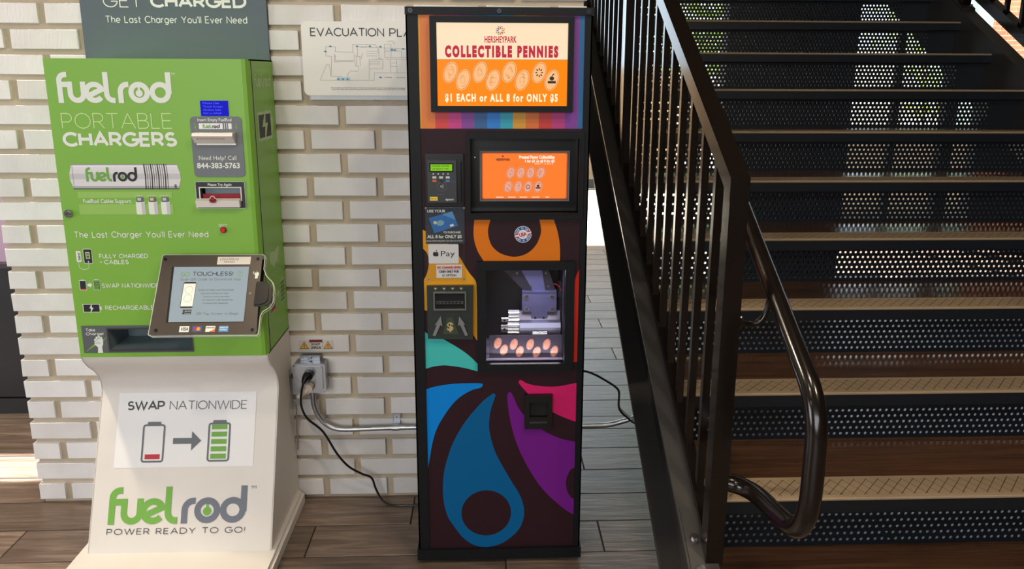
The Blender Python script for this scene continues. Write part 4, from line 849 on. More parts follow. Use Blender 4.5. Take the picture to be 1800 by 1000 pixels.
# printed artwork
A = {
"blue":[(0.0365,0.5700),(0.0657,0.5787),(0.1074,0.5852),(0.1491,0.5872),(0.1908,0.5867),(0.201,0.5841),(0.2009,0.5783),(0.1937,0.5726),(0.1668,0.5646),(0.1307,0.5413),(0.1003,0.5061),(0.0694,0.4544),(0.0535,0.4086),(0.0434,0.3557),(0.0365,0.3160)],
"drop":[(0.2278,0.5523),(0.2338,0.5548),(0.238,0.5509),(0.238,0.5457),(0.2307,0.5238),(0.2222,0.4915),(0.2191,0.4523),(0.2232,0.4193),(0.2353,0.3726),(0.2567,0.3254),(0.2875,0.2673),(0.3106,0.2258),(0.3227,0.1877),(0.3242,0.153),(0.3131,0.1147),(0.2882,0.0836),(0.2505,0.0576),(0.2065,0.0485),(0.1689,0.0579),(0.1378,0.0832),(0.1133,0.1188),(0.0921,0.1575),(0.0817,0.206),(0.08,0.2539),(0.0838,0.3013),(0.0949,0.3481),(0.1077,0.3879),(0.1295,0.4338),(0.154,0.4728),(0.1844,0.5115),(0.2085,0.537)],
"purple":[(0.2745,0.5543),(0.2793,0.5581),(0.2847,0.5554),(0.2926,0.5392),(0.3048,0.5099),(0.3261,0.4802),(0.3598,0.4502),(0.3966,0.4246),(0.4335,0.4075),(0.4755,0.3965),(0.4755,0.3170),(0.4662,0.3084),(0.4543,0.2848),(0.4504,0.261),(0.4553,0.2335),(0.465,0.2161),(0.4755,0.2070),(0.4755,0.1545),(0.4502,0.1714),(0.4121,0.2067),(0.3806,0.2417),(0.3491,0.29),(0.321,0.3445),(0.2993,0.3982),(0.2851,0.4513),(0.2759,0.5038),(0.2728,0.5427)],
"pink":[(0.3062,0.5924),(0.3103,0.5955),(0.3163,0.5935),(0.3284,0.5857),(0.3524,0.5784),(0.3885,0.5741),(0.4246,0.5749),(0.4755,0.5848),(0.4755,0.4615),(0.4445,0.474),(0.4047,0.4942),(0.3711,0.5187),(0.3377,0.5483),(0.3134,0.5763),(0.3062,0.5873)],
"teal":[(0.0365,0.7465),(0.0431,0.741),(0.0672,0.7341),(0.0821,0.7276),(0.1044,0.7139),(0.1342,0.6944),(0.1603,0.6742),(0.1855,0.6477),(0.196,0.6274),(0.194,0.623),(0.1883,0.623),(0.1713,0.6285),(0.1486,0.6348),(0.1184,0.6404),(0.0882,0.6436),(0.0579,0.6399),(0.0365,0.6335)],
"red":[(0.4755,0.9280),(0.4716,0.9196),(0.4663,0.9054),(0.4637,0.8919),(0.4631,0.8493),(0.4649,0.7111),(0.4651,0.6499),(0.4755,0.6498)],
"orange":[(0.1812,1.0846),(0.1776,1.0385),(0.1806,1.0089),(0.1887,0.9834),(0.1969,0.9684),(0.2072,0.9512),(0.4203,0.95),(0.4202,0.9822),(0.4176,1.0121),(0.41,1.046),(0.397,1.0839)],
"orangehole":[(0.2283,1.0845),(0.22,1.0552),(0.2179,1.0384),(0.2211,1.0172),(0.2302,0.996),(0.2509,0.9775),(0.28,0.9675),(0.3049,0.9678),(0.3298,0.9775),(0.3505,0.9975),(0.3626,1.023),(0.3657,1.0462),(0.3578,1.0841)],
"yellow":[(0.0365,1.0450),(0.0495,1.0382),(0.0739,1.0284),(0.1023,1.0093),(0.1348,0.9709),(0.1511,0.9429),(0.1654,0.9192),(0.1826,0.8957),(0.1851,0.8706),(0.1859,0.8319),(0.1859,0.7178),(0.1722,0.7378),(0.1425,0.7697),(0.1055,0.7935),(0.0685,0.8056),(0.0365,0.8105)],
"lens":[(0.0365,0.9910),(0.0440,0.9830),(0.0490,0.9740),(0.0516,0.9600),(0.0512,0.9430),(0.0488,0.929),(0.043,0.9119),(0.0365,0.9010)]}
def smooth_poly(P, n=4):
    P = [Vector(p) for p in P]; N_ = len(P); out = []
    cor = []
    for i in range(N_):
        a_, b_ = (P[i] - P[i - 1]), (P[(i + 1) % N_] - P[i]); cor.append(a_.length < 1e-9 or b_.length < 1e-9 or a_.angle(b_) > math.radians(48))
    for i in range(N_):
        p0, p1, p2, p3 = P[i - 1], P[i], P[(i + 1) % N_], P[(i + 2) % N_]
        if cor[i]: p0 = p1 - (p2 - p1)
        if cor[(i + 1) % N_]: p3 = p2 + (p2 - p1)
        m = n if (p2 - p1).length > .006 and not (cor[i] and cor[(i + 1) % N_]) else 1
        for k in range(m):
            t = k / m; q_ = .5 * ((2 * p1) + (-p0 + p2) * t + (2 * p0 - 5 * p1 + 4 * p2 - p3) * t * t + (-p0 + 3 * p1 - 3 * p2 + p3) * t ** 3); out.append((q_.x, q_.y))
    return out
mb = MB(); h = .0006
names = ['blue', 'drop', 'purple', 'pink', 'teal', 'red', 'orange', 'orangehole', 'yellow', 'lens']
cols = [(0, 130, 218), (0, 92, 148), (112, 26, 132), (206, 32, 104), (66, 188, 184), (206, 44, 32), (214, 116, 24), None, (222, 158, 38), None]
mats = [mat('art ' + n, c, .5, spec=.2) if c else body.data.materials[0] for n, c in zip(names, cols)]
for i, n_ in enumerate(names): mb.poly(fr, smooth_poly(A[n_]), h + (.0004 if cols[i] is None else 0), i)
mb.poly(fr, [(0.2096 + .0752 * math.cos(a), .1651 + .0763 * math.sin(a)) for a in [2 * PI * k / 36 for k in range(36)]], h + .0004, 7)
mb.build('drop_artwork', mats, pm_)
# stripes behind the marquee
SX = [0.0365, 0.0409, 0.0771, 0.1125, 0.1474, 0.1820, 0.2168, 0.2521, 0.2864, 0.3211, 0.3562, 0.3913, 0.4265, 0.4620, 0.4755]
SCOL = [(226, 166, 60), (222, 122, 50), (208, 62, 62), (196, 54, 134), (126, 62, 152), (44, 92, 148), (26, 122, 208), (40, 158, 184), (204, 148, 46), (208, 108, 42), (190, 52, 50), (178, 52, 122), (122, 56, 150), (32, 98, 156)]
SM = [mat('stripe %d' % i, c, .5) for i, c in enumerate(SCOL)]
mb = MB()
for i in range(14): mb.rect(fr, SX[i], SX[i + 1], 1.3236, 1.6195, .0006, i)
mb.build('stripe_artwork', SM, pm_)
# marquee
mb = MB(); frame_ring(mb, fr, (.0675, .4455, 1.3685, 1.6155), (.0850, .4305, 1.3845, 1.5988), .0006, .020, 0); mq = mb.build('marquee_frame', M_blk, pm_)
mb = MB(); mb.rect(fr, .085, .4305, 1.3845, 1.5048, .006, 1); mb.rect(fr, .085, .4305, 1.5058, 1.5988, .006, 0); mb.rect(fr, .085, .4305, 1.5048, 1.5058, .006, 2)
ms = mb.build('marquee_screen', [mat('lit cream', (250, 224, 188), .3, emit=.62), mat('lit orange', (255, 136, 10), .3, emit=.62), mat('lit olive', (150, 140, 90), .3, emit=.4)], pm_)
mb = MB(); q = .0066
text(mb, fr, 'HERSHEYPARK', .2107, .2953, 1.5490, 1.5645, q, 0, .03, 0, 1.08)
text(mb, fr, 'COLLECTIBLE PENNIES', .1061, .4055, 1.5133, 1.5385, q, 0, .075, 0, 1.42)
text(mb, fr, '$1 EACH or ALL 8 for ONLY $5', .1049, .4061, 1.3967, 1.4150, q, 1, .045, 0, 1.3)
bc = [(236, 150, 30), (240, 196, 40), (220, 70, 60), (150, 60, 150), (40, 130, 200), (80, 180, 120), (240, 110, 40), (190, 60, 120)]
for k in range(8):
    a = 2 * PI * k / 8; mb.disc(fr, .252 + .0072 * math.cos(a), 1.579 + .0072 * math.sin(a), .0036, q, 3 + k, 8, ry=.0018, tilt=math.degrees(a))
    mb.disc(fr, .252 + .0110 * math.cos(a + .4), 1.579 + .0110 * math.sin(a + .4), .0016, q, 3 + (k + 3) % 8, 6)
mb.build('lettering', [mat('lit crimson', (190, 42, 64), .4, emit=.62), mat('lit white', (255, 232, 200), .4, emit=.75), MK] + [mat('burst %d' % i, c, .4, emit=.35) for i, c in enumerate(bc)], ms)
def coin(mb, fr, u, v, rx, ry, h, mi, tilt=-18, rim=1, dark=2, variant=0):
    mb.disc(fr, u, v, rx, h, mi, 22, ry=ry, tilt=tilt)
    e = ell(u, v, rx * .88, ry * .90, tilt, 22); mb.stroke(fr, e + [e[0]], rx * .07, h + .0002, rim)
    rnd = random.Random(variant * 13 + 5)
    if variant in (6,):
        for k in range(8):
            a = PI * k / 4; mb.disc(fr, u + rx * .42 * math.cos(a), v + ry * .32 * math.sin(a), rx * .17, h + .0002, dark, 8, ry=rx * .1, tilt=math.degrees(a))
    elif variant == 7:
        mb.disc(fr, u, v + ry * .15, rx * .35, h + .0002, dark, 10, ry=ry * .2); mb.rect(fr, u - rx * .6, u + rx * .6, v - ry * .3, v - ry * .08, h + .0002, dark); mb.disc(fr, u + rx * .2, v + ry * .5, rx * .25, h + .0002, dark, 8, ry=ry * .06, tilt=40)
    else:
        for k in range(9):
            a = rnd.uniform(0, 2 * PI); f1, f2 = rnd.uniform(.15, .6), rnd.uniform(.2, .65); p = [(u + rx * f1 * math.cos(a + t * .35), v + ry * f2 * math.sin(a + t * .35)) for t in range(5)]
            mb.stroke(fr, p, rx * .035, h + .0002, rim)
mb = MB(); pen = [(0.12, 1.4721), (0.1534, 1.4525), (0.1981, 1.4724), (0.2326, 1.452), (0.2758, 1.4727), (0.3102, 1.4523), (0.3555, 1.4719), (0.3894, 1.4525)]
for i, (u, v) in enumerate(pen): coin(mb, fr, u, v, .0180, .0285, .0064, 0, -20, 1, 2, i)
mb.build('printed_coins', [mat('lit copper', (253, 190, 130), .4, emit=.6), mat('lit copper line', (222, 124, 70), .4, emit=.4), MK], ms)
# touch display in deep bezel
mb = MB(); frame_ring(mb, fr, (.1615, .4800, 1.0745, 1.3150), DSP, .0006, .012, 0); frame_ring(mb, fr, (.1680, .4695, 1.0900, 1.2990), DSP, .012, .014, 0); bz = mb.build('display_bezel', M_blk, pm_)
mb = MB(); a, b, c, d = DSP; mb.box(a, b, c, d, -.050, -.045, 0, fr); mb.box(a - .001, a, c, d, -.045, 0, 0, fr); mb.box(b, b + .001, c, d, -.045, 0, 0, fr); mb.box(a, b, c - .001, c, -.045, 0, 0, fr); mb.box(a, b, d, d + .001, -.045, 0, 0, fr)
bw_ = mb.build('display_housing', M_blk2, pm_)
DD = deepf(.045)
mb = MB(); frame_ring(mb, DD, (.1960, .4420, 1.1250, 1.2640), (.2000, .4380, 1.1290, 1.2600), -.045, -.040, 0); mb.build('display_rim', mat('grey rim', (110, 110, 112), .4), bw_)
def glow():
    m = bpy.data.materials.new('lit display orange'); m.use_nodes = True; nt = m.node_tree; b_ = nt.nodes['Principled BSDF']
    b_.inputs['Base Color'].default_value = RGB(90, 40, 14); b_.inputs['Emission Color'].default_value = RGB(255, 124, 46); b_.inputs['Emission Strength'].default_value = 1.0; b_.inputs['Roughness'].default_value = .2; return m
mb = MB(); mb.rrect(DD, .2010, .4370, 1.1300, 1.2590, .004, -.0425, 1); mb.rrect(DD, .2045, .4335, 1.1330, 1.2565, .005, -.042, 0); td = mb.build('touch_display', [glow(), mat('lit display edge', (190, 92, 50), .3, emit=.5)], pm_)
mb = MB(); q = -.0414
text(mb, DD, 'HERSHEYPARK', .2408, .2791, 1.2370, 1.2430, q, 1, .04); mb.disc(DD, .259, 1.2490, .003, q, 3, 8)
text(mb, DD, 'Pressed Penny Collectibles', .3034, .4005, 1.2430, 1.2510, q, 0, .04); text(mb, DD, '1 for $1 or all 8 for $5', .3197, .4007, 1.2325, 1.2395, q, 0, .04); text(mb, DD, 'SELECT 1 or all of 8', .3461, .396, 1.2268, 1.2305, q, 0)
for a_, b_, s_ in ((.2407, .2610, 'ENGLISH'), (.2740, .2940, 'FRANCAIS'), (.3060, .3270, 'ESPANOL'), (.3400, .3600, 'DEUTSCH'), (.3770, .3870, 'HELP')): text(mb, DD, s_, a_, b_, 1.1345, 1.1378, q, 0, .02)
mb.build('lettering', [mat('lit text white', (255, 236, 220), .4, emit=.7), MK, MK, mat('logo red', (226, 60, 40), .4, emit=.4)], td)
mb = MB(); p2 = [(0.2805, 1.2041), (0.3081, 1.204), (0.3353, 1.204), (0.3634, 1.204), (0.2737, 1.1652), (0.301, 1.1651), (0.3283, 1.1651), (0.3561, 1.165)]
for i, (u, v) in enumerate(p2): coin(mb, DD, u, v, .0115, .0165, -.0414, 0, -16, 1, 2, i)
mb.build('printed_coins', [mat('coin pic', (238, 168, 142), .4, emit=.6), mat('coin pic line', (168, 84, 60), .4, emit=.4), MK], td)
mb = MB(); mb.disc(DD, .1828, 1.2460, .0012, -.0445, 0, 8); mb.build('status_light', mat('led', (255, 250, 230), .3, emit=1.5), bw_)
# card reader
mb = MB(); mb.box(.0485, .1515, 1.1130, 1.2570, .0006, .010, 0, fr); mb.box(.0545, .1330, 1.1245, 1.2400, .010, .020, 1, fr); mb.box(.0530, .1460, 1.1200, 1.2440, .010, .012, 0, fr); mb.box(.1370, .1445, 1.1260, 1.2360, .012, .024, 0, fr)
cr = mb.build('card_reader', [M_blk2, mat('reader face', (46, 50, 54), .45)], pm_)
mb = MB(); mb.rect(fr, .0600, .1250, 1.2085, 1.2320, .0204, 1); mb.rect(fr, .0635, .1215, 1.2113, 1.2292, .0206, 0); rs = mb.build('reader_screen', [mat('green lcd', (134, 204, 30), .3, emit=.55), M_void], cr)
mb = MB(); text(mb, fr, 'PLEASE SWIPE', .067, .114, 1.2225, 1.2265, .0210, 0, .02); text(mb, fr, 'OR SELECT TAP', .067, .112, 1.2150, 1.2190, .0210, 0, .02); mb.build('lettering', mat('lcd dark', (50, 92, 14), .4), rs)
mb = MB(); q = .0205
for i in range(4): mb.disc(fr, .0705 + i * .0133, 1.2030, .0022, q, 0, 8)
for i, c_ in enumerate((0, 0, 0, 1, 5, 2)): mb.rect(fr, .0680 + (i % 3) * .0180, .0785 + (i % 3) * .0180, 1.1905 - (i // 3) * .0095, 1.1965 - (i // 3) * .0095, q, c_)
mb.ring(fr, .0935, 1.1690, .0125, .0130, q, 3); 
for k in range(3): mb.ring(fr, .088, 1.1690, .003 + k * .003, .0037 + k * .003, q, 0, -40, 40, 8)
mb.disc(fr, .0905, 1.1690, .0020, q, 0, 8)
for i in range(3): mb.disc(fr, .0835 + i * .0065, 1.1475, .0010, q, 3, 6)
mb.rect(fr, .0600, .0809, 1.1300, 1.1405, q, 4); text(mb, fr, 'INSERT CARD', .0615, .0790, 1.1335, 1.1365, q + .0003, 5); text(mb, fr, 'eport', .1024, .1250, 1.1305, 1.1365, q, 0, .03); mb.rect(fr, .068, .132, 1.1808, 1.1812, q, 3)
mb.build('reader_marks', [mat('pale mark', (196, 200, 200), .5), mat('orange mark', (206, 92, 50), .5), mat('blue mark', (60, 120, 190), .5), mat('grey mark', (110, 114, 118), .5), mat('yellow mark', (236, 200, 60), .5), MK], cr)
# clear sign holder with three signs
mb = MB(); mb.box(.0444, .1550, .8990, 1.1095, .0045, .0060, 0, fr); sh = mb.build('sign_holder', M_acryl, pm_)
for u, v in ((.0470, 1.1065), (.1520, 1.1060), (.0500, .9030), (.1500, .9025)): screw(sh, 'standoff', fr, u, v, .0028, .006, M_chrome)
mb = MB(); mb.box(.0450, .1530, 1.0050, 1.1088, .0006, .0016, 0, fr); cs = mb.build('card_sign', mat('navy sign', (40, 50, 62), .5), pm_)
mb = MB(); q = .0019
text(mb, fr, 'USE YOUR', .0504, .1006, 1.0940, 1.1010, q, 0, .03); text(mb, fr, 'TO PURCHASE', .0937, .1418, 1.0345, 1.0400, q, 0, .02); text(mb, fr, 'ALL 8 for ONLY $5', .0489, .1446, 1.0210, 1.0295, q, 0, .03); text(mb, fr, 'SINGLE DESIGN REQUIRES CASH ONLY $1 OPTION', .0466, .1468, 1.0112, 1.0150, q, 0)
mb.poly(fr, [(.0543, 1.078), (.1194, 1.097), (.1354, 1.056), (.0688, 1.0349)], q, 1); mb.poly(fr, [(.0900, 1.0884), (.1194, 1.097), (.1290, 1.0724)], q + .0002, 2)
mb.disc(fr, .0860, 1.0640, .0110, q + .0003, 3, 12, ry=.008, tilt=10); mb.disc(fr, .0715, 1.0650, .0050, q + .0004, 4, 8); mb.poly(fr, [(.1120, 1.0590), (.1215, 1.0615), (.1240, 1.0560), (.1140, 1.0530)], q + .0003, 0)
mb.build('lettering', [MW, mat('card blue', (44, 112, 186), .4), mat('card light', (90, 150, 210), .4), mat('card globe', (120, 176, 200), .5), mat('card chip', (216, 214, 130), .5)], cs)
mb = MB(); mb.rrect(fr, .0516, .1355, .9478, 1.0035, .004, .0018, 0, .0006); ap = mb.build('payment_sticker', mat('white sticker', (226, 228, 230), .5), pm_)
mb = MB(); q = .0021; text(mb, fr, 'Pay', .0860, .1250, .9690, .9845, q, 0)
mb.disc(fr, .0690, .9750, .0052, q, 0, 16, ry=.0066, tilt=8); mb.disc(fr, .0748, .9750, .0052, q + .00012, 0, 16, ry=.0066, tilt=-8); mb.disc(fr, .0738, .9848, .0012, q, 0, 10, ry=.0028, tilt=-35); mb.disc(fr, .0822, .9768, .0036, q + .0004, 1, 14)
mb.build('lettering', [MK, ap.data.materials[0]], ap)
mb = MB(); mb.box(.0724, .1442, .9062, .9443, .0006, .0016, 0, fr); nc = mb.build('notice_sticker', ap.data.materials[0], pm_)
mb = MB(); q = .0019; text(mb, fr, 'NO CHANGE GIVEN', .0750, .1415, .9335, .9395, q, 1, .06); text(mb, fr, 'CASH ONLY FOR', .0800, .1365, .9215, .9275, q, 0, .06); text(mb, fr, '$1 OPTION', .0890, .1280, .9105, .9165, q, 0, .03); mb.rect(fr, .0750, .1415, .9300, .9306, q, 1); mb.build('lettering', [MK, MRed], nc)
# bill acceptor
mb = MB(); mb.prism([(.0455, .7300), (.1490, .7270), (.1735, .7270), (.1755, .8860), (.0455, .8860)], lambda a, b, c: fr(a, b, c), .0006, .014)
ba = mb.build('bill_acceptor', mat('acceptor dark green', (38, 46, 44), .32), pm_)
mb = MB(); frame_ring(mb, fr, (.0640, .1560, .8160, .8700), (.0680, .1520, .8200, .8660), .014, .020, 0); mb.build('acceptor_frame', mat('acceptor bevel', (98, 104, 98), .35), ba)
mb = MB(); mb.rect(fr, .068, .152, .820, .866, .0145, 0); mb.box(.0725, .1480, .8355, .8440, .0145, .022, 1, fr); 
for i in range(7): mb.box(.0755 + i * .0100, .0815 + i * .0100, .8375, .8425, .022, .0232, 2, fr)
mb.build('bill_slot', [M_void, mat('slot bar', (92, 94, 96), .3, metal=.7), M_void], ba)
mb = MB()
for i in range(4): mb.poly(fr, [(.0650 + i * .0240, .8810), (.0750 + i * .0240, .8810), (.0700 + i * .0240, .8740)], .0148, 0)
mb.build('arrow_lights', mat('amber arrow', (206, 180, 140), .4, emit=.1), ba)
for s_ in (-1, 1):
    cx = .1100 + s_ * .030; mb = MB()
    mb.prism([(cx + s_ * .012, .7400), (cx + s_ * .020, .7420), (cx + s_ * .008, .7740), (cx + s_ * .0135, .7720), (cx - s_ * .008 + s_ * .004, .7990), (cx - s_ * .012 + s_ * .004, .7700), (cx - s_ * .002, .7730)], lambda a, b, c: fr(a, b, c), .014, .020); mb.build('raised_arrow', mat('acceptor silver', (150, 152, 156), .3, metal=.8), ba)
mb = MB(); mb.prism([(.0880, .7440), (.1340, .7440), (.1180, .7930), (.1020, .7930)], lambda a, b, c: fr(a, b, c), .014, .0165, 0); text(mb, fr, '$', .1010, .1190, .7560, .7790, .0172, 1, .03); mb.build('dollar_badge', [mat('badge green', (52, 66, 46), .4), mat('dollar gold', (206, 184, 132), .35, metal=.5)], ba)
# viewing window
mb = MB(); frame_ring(mb, fr, (.1865, .4620, .6260, .9548), WIN, .0006, .014, 0); mb.build('window_frame', M_blk, pm_)
a, b, c, d = WIN
mb = MB(); mb.box(a, b, c, d, -.205, -.200, 0, fr); mb.box(a - .002, a, c, d, -.2, -.0, 0, fr); mb.box(b, b + .002, c, d, -.2, -.0, 0, fr); mb.box(a, b, c - .002, c, -.2, -.0, 1, fr); mb.box(a, b, d, d + .002, -.2, -.0, 0, fr)
mb.build('press_chamber', [mat('chamber dark', (40, 34, 46), .5), mat('chamber floor', (168, 160, 196), .4)], pm_)
mb = MB(); mb.box(a, b, c, d, .002, .004, 0, fr); mb.build('window_pane', M_glass, pm_)
CF = deepf(.068); CG = deepf(.037)
M_st = mat('press steel', (160, 160, 186), .28, metal=.85, bump=.1); M_pl = mat('press plate', (112, 112, 160), .35, metal=.5, var=.08)
mb = MB(); mb.prism([(.2579, .929), (.3210, .8653), (.4102, .8647), (.3882, .929)], lambda u, v, hh: CF(u, v, hh), -.075, -.072, 0); mb.prism([(.3100, .929), (.3450, .8653), (.3800, .8653), (.3700, .929)], lambda u, v, hh: CF(u, v, hh), -.072, -.070, 1)
hp = mb.build('coin_hopper', [mat('hopper dark', (66, 64, 76), .3, metal=.5), M_pl], pm_)
for u, v in ((.3000, .9180), (.3810, .9170), (.3400, .8780), (.3890, .8780)): screw(hp, 'screw', CF, u, v, .003, -.070, M_chrome)
mb = MB(); mb.prism([(.3143, .8654), (.4118, .8650), (.4125, .8046), (.3870, .8046), (.3870, .7809), (.3406, .7809), (.3406, .8046), (.3143, .8054)], lambda u, v, hh: CF(u, v, hh), -.080, -.062); mb.box(.3143, .4118, .8640, .8662, -.080, -.059, 0, CF)
for u in (.352, .376): mb.disc(CF, u, .787, .004, -.0615, 1, 6)
pl_ = mb.build('press_plate', [M_pl, M_void], pm_)
for u, v in ((.3267, .8508), (.3997, .8502), (.3269, .8135), (.4003, .8129)): screw(pl_, 'bolt', CF, u, v, .0068, -.062, M_chrome)
mb = MB(); mb.prism([(-.085, .8040), (-.085, .7335), (-.048, .7335), (-.040, .765), (-.045, .7780), (-.060, .7820), (-.075, .8040)], lambda hh, v, u: CF(u, v, hh), .307, .4230); 
mb.box(.340, .388, .7335, .7570, -.046, -.0425, 1, CF); mb.build('roller_block', [M_st, mat('roller slot', (44, 50, 50), .4)], pm_)
mb = MB(); mb.cyl(CF(.343, .745, -.048), CF(.385, .745, -.048), .010, 14); mb.build('roller', M_chrome, pm_, smooth=True)
def gear(v, r, u0, u1, hh, teeth):
    mb = MB(); pts = []
    for k in range(teeth * 4):
        a_ = 2 * PI * k / (teeth * 4); rr_ = r * (1.0 if k % 4 in (0, 1) else .8); pts.append((rr_ * math.cos(a_), rr_ * math.sin(a_)))
    mb.prism(pts, lambda x, y_, u: CF(u, v + x, hh + y_), u0, u1); return mb
gm = gear(.791, .019, .2753, .306, -.07, 10); gm.cyl(CF(.2558, .783, -.062), CF(.2760, .783, -.062), .0085, 14, 0); gm.disc(CF, .264, .783, .0035, -.0530, 1, 10); gm.build('drive_gear', [M_chrome, M_void], pm_)
gm = gear(.7545, .021, .2734, .306, -.066, 10); gm.cyl(CF(.2541, .7580, -.062), CF(.2734, .7580, -.062), .0130, 16, 0); gm.disc(CF, .2635, .758, .0035, -.0485, 1, 10); gm.build('drive_gear', [M_chrome, M_void], pm_)
mb = MB(); mb.cyl(CF(.425, .89, -.09), CF(.425, .74, -.09), .008, 10); mb.box(.418, .434, .845, .8655, -.10, -.07, 0, CF); mb.tube([CF(.400, .885, -.08), CF(.412, .884, -.07), CF(.421, .878, -.07), CF(.424, .866, -.07)], .0012, 6, 1); mb.box(.416, .436, .780, .786, -.1, -.07, 0, CF); mb.disc(CF, .425, .822, .004, -.069, 0, 10)
mb.build('wiring_post', [mat('dark post', (50, 50, 66), .3, metal=.5), MRed], pm_)
mb = MB(); mb.box(.2205, .4301, .6590, .7336, -.040, -.036, 0, CG); dp = mb.build('coin_display_plate', mat('display plate', (66, 60, 78), .35), pm_)
pn = [(0.2447, 0.7105), (0.2627, 0.6895), (0.2913, 0.7066), (0.3085, 0.6841), (0.3386, 0.7061), (0.3573, 0.6822), (0.3861, 0.7056), (0.4085, 0.6838)]
for i, (u, v) in enumerate(pn):
    mb = MB(); mb.disc(CG, u, v, .0105, -.0345, 0, 20, h0=-.036, ry=.0172, tilt=-18); coin(mb, CG, u, v, .0098, .0165, -.0343, 0, -18, 1, 1, i % 5); mb.build('pressed_penny', [mat('copper penny', (238, 170, 146), .35, metal=.35), mat('copper dark', (140, 78, 66), .45)], dp)
ld = bpy.data.lights.new('press_chamber_lamp', 'AREA'); ld.shape = 'RECTANGLE'; ld.size = .2; ld.size_y = .03; ld.energy = .5; ld.color = (.86, .84, 1)
lo = bpy.data.objects.new('press_chamber_lamp', ld); C.objects.link(lo); lo.location = fr(.324, .922, -.020); lo.rotation_euler = (math.radians(-30), 0, 0)
ld = bpy.data.lights.new('press_floor_lamp', 'AREA'); ld.shape = 'RECTANGLE'; ld.size = .2; ld.size_y = .02; ld.energy = .22; ld.color = (.86, .84, 1)
lo = bpy.data.objects.new('press_floor_lamp', ld); C.objects.link(lo); lo.location = fr(.324, .654, -.010); lo.rotation_euler = (math.radians(200), 0, 0)
# round sticker
mb = MB(); su, sv, R1 = .3155, 1.0305, .0238; q = .0014; FU = F(fr(su, sv, 0), (math.cos(.26), 0, math.sin(.26)), (-math.sin(.26), 0, math.cos(.26)), (0, -1, 0))
mb.disc(FU, 0, 0, R1, q, 0, 32); mb.ring(FU, 0, 0, .0135, .0222, q + .0002, 1, 18, 162); mb.ring(FU, 0, 0, .0135, .0222, q + .0002, 1, 198, 342)
for s_ in (-1, 1):
    for v in (.0025, -.0050): mb.rect(FU, s_ * .0180 - .0050, s_ * .0180 + .0050, v, v + .0030, q + .0002, 2)
text(mb, FU, 'USA', -.0105, .0105, -.0050, .0050, q + .0003, 2, .05)
for word, ang0, inv in (('MADE IN THE', 152, 1), ('MADE IN THE', 332, 1)):
    for i, c_ in enumerate(word):
        if c_ == ' ': continue
        a_ = math.radians(ang0 - i * 12.4); cx, cz = .0178 * math.cos(a_), .0178 * math.sin(a_)
        un = Vector((math.sin(a_), -math.cos(a_))); vn = Vector((math.cos(a_), math.sin(a_)))
        FL_ = F(FU(cx, cz, 0), FU.u * un.x + FU.v * un.y, FU.u * vn.x + FU.v * vn.y, FU.n); text(mb, FL_, c_, -.0016 if c_ != 'I' else -.0004, .0016 if c_ != 'I' else .0004, -.0024, .0024, q + .0004, 0, .02)
for v in (.0095, -.0095): mb.disc(FU, 0, v, .0012, q + .0003, 3, 5)
us = mb.build('round_badge', [mat('badge white', (220, 226, 232), .5), mat('badge blue', (20, 78, 150), .5), mat('badge red', (196, 32, 52), .5), MG], pm_)
# coin chute
mb = MB(); frame_ring(mb, fr, (.3235, .4045, .4455, .5525), (.3375, .3905, .4840, .5300), .0006, .013, 0); mb.box(.3375, .3905, .4840, .5300, .0012, .0020, 1, fr); ct = mb.build('coin_chute', [M_blk2, M_void], pm_)
mb = MB(); mb.prism([(.010, .4600), (.0145, .4640), (.010, .4800)], lambda hh, v, u: fr(u, v, hh), .338, .390); mb.build('chute_lip', M_blk2, ct)
for u, v in ((.3300, .5450), (.3975, .5440), (.3300, .4525), (.3960, .4520)): screw(ct, 'screw', fr, u, v, .0035, .013, M_blk2)

# ================================================================== ON THE WALL
EF = F((0, -.006, 0), (1, 0, 0), (0, 0, 1), (0, -1, 0))
ev = thing('evacuation_sign', 'white evacuation plan sign on brick, cut off by the penny machine', 'sign', (0, 0, 0))
mb = MB(); mb.rrect(EF, -.5645, .010, 1.4000, 1.6235, .018, .006, 0, 0); sp = mb.build('sign_panel', mat('white acrylic sign', (226, 226, 220), .35), ev)
mb = MB(); mb.box(-.545, -.02, 1.3870, 1.4, 0, .004, 0, EF); mb.build('mounting_strip', mat('pale blue strip', (196, 206, 214), .4), ev)
mb = MB(); q = .0066; stext(mb, EF, 'PLAN', -.2958, -.1990, 1.5785, 1.6040, .0032, q, 0, .22); stext(mb, EF, 'EVACUATION', -.5370, -.3113, 1.5790, 1.6045, .0032, q, 0, .22)
mb.build('lettering', mat('sign ink', (44, 50, 60), .5), sp)
mb = MB(); q = .0064
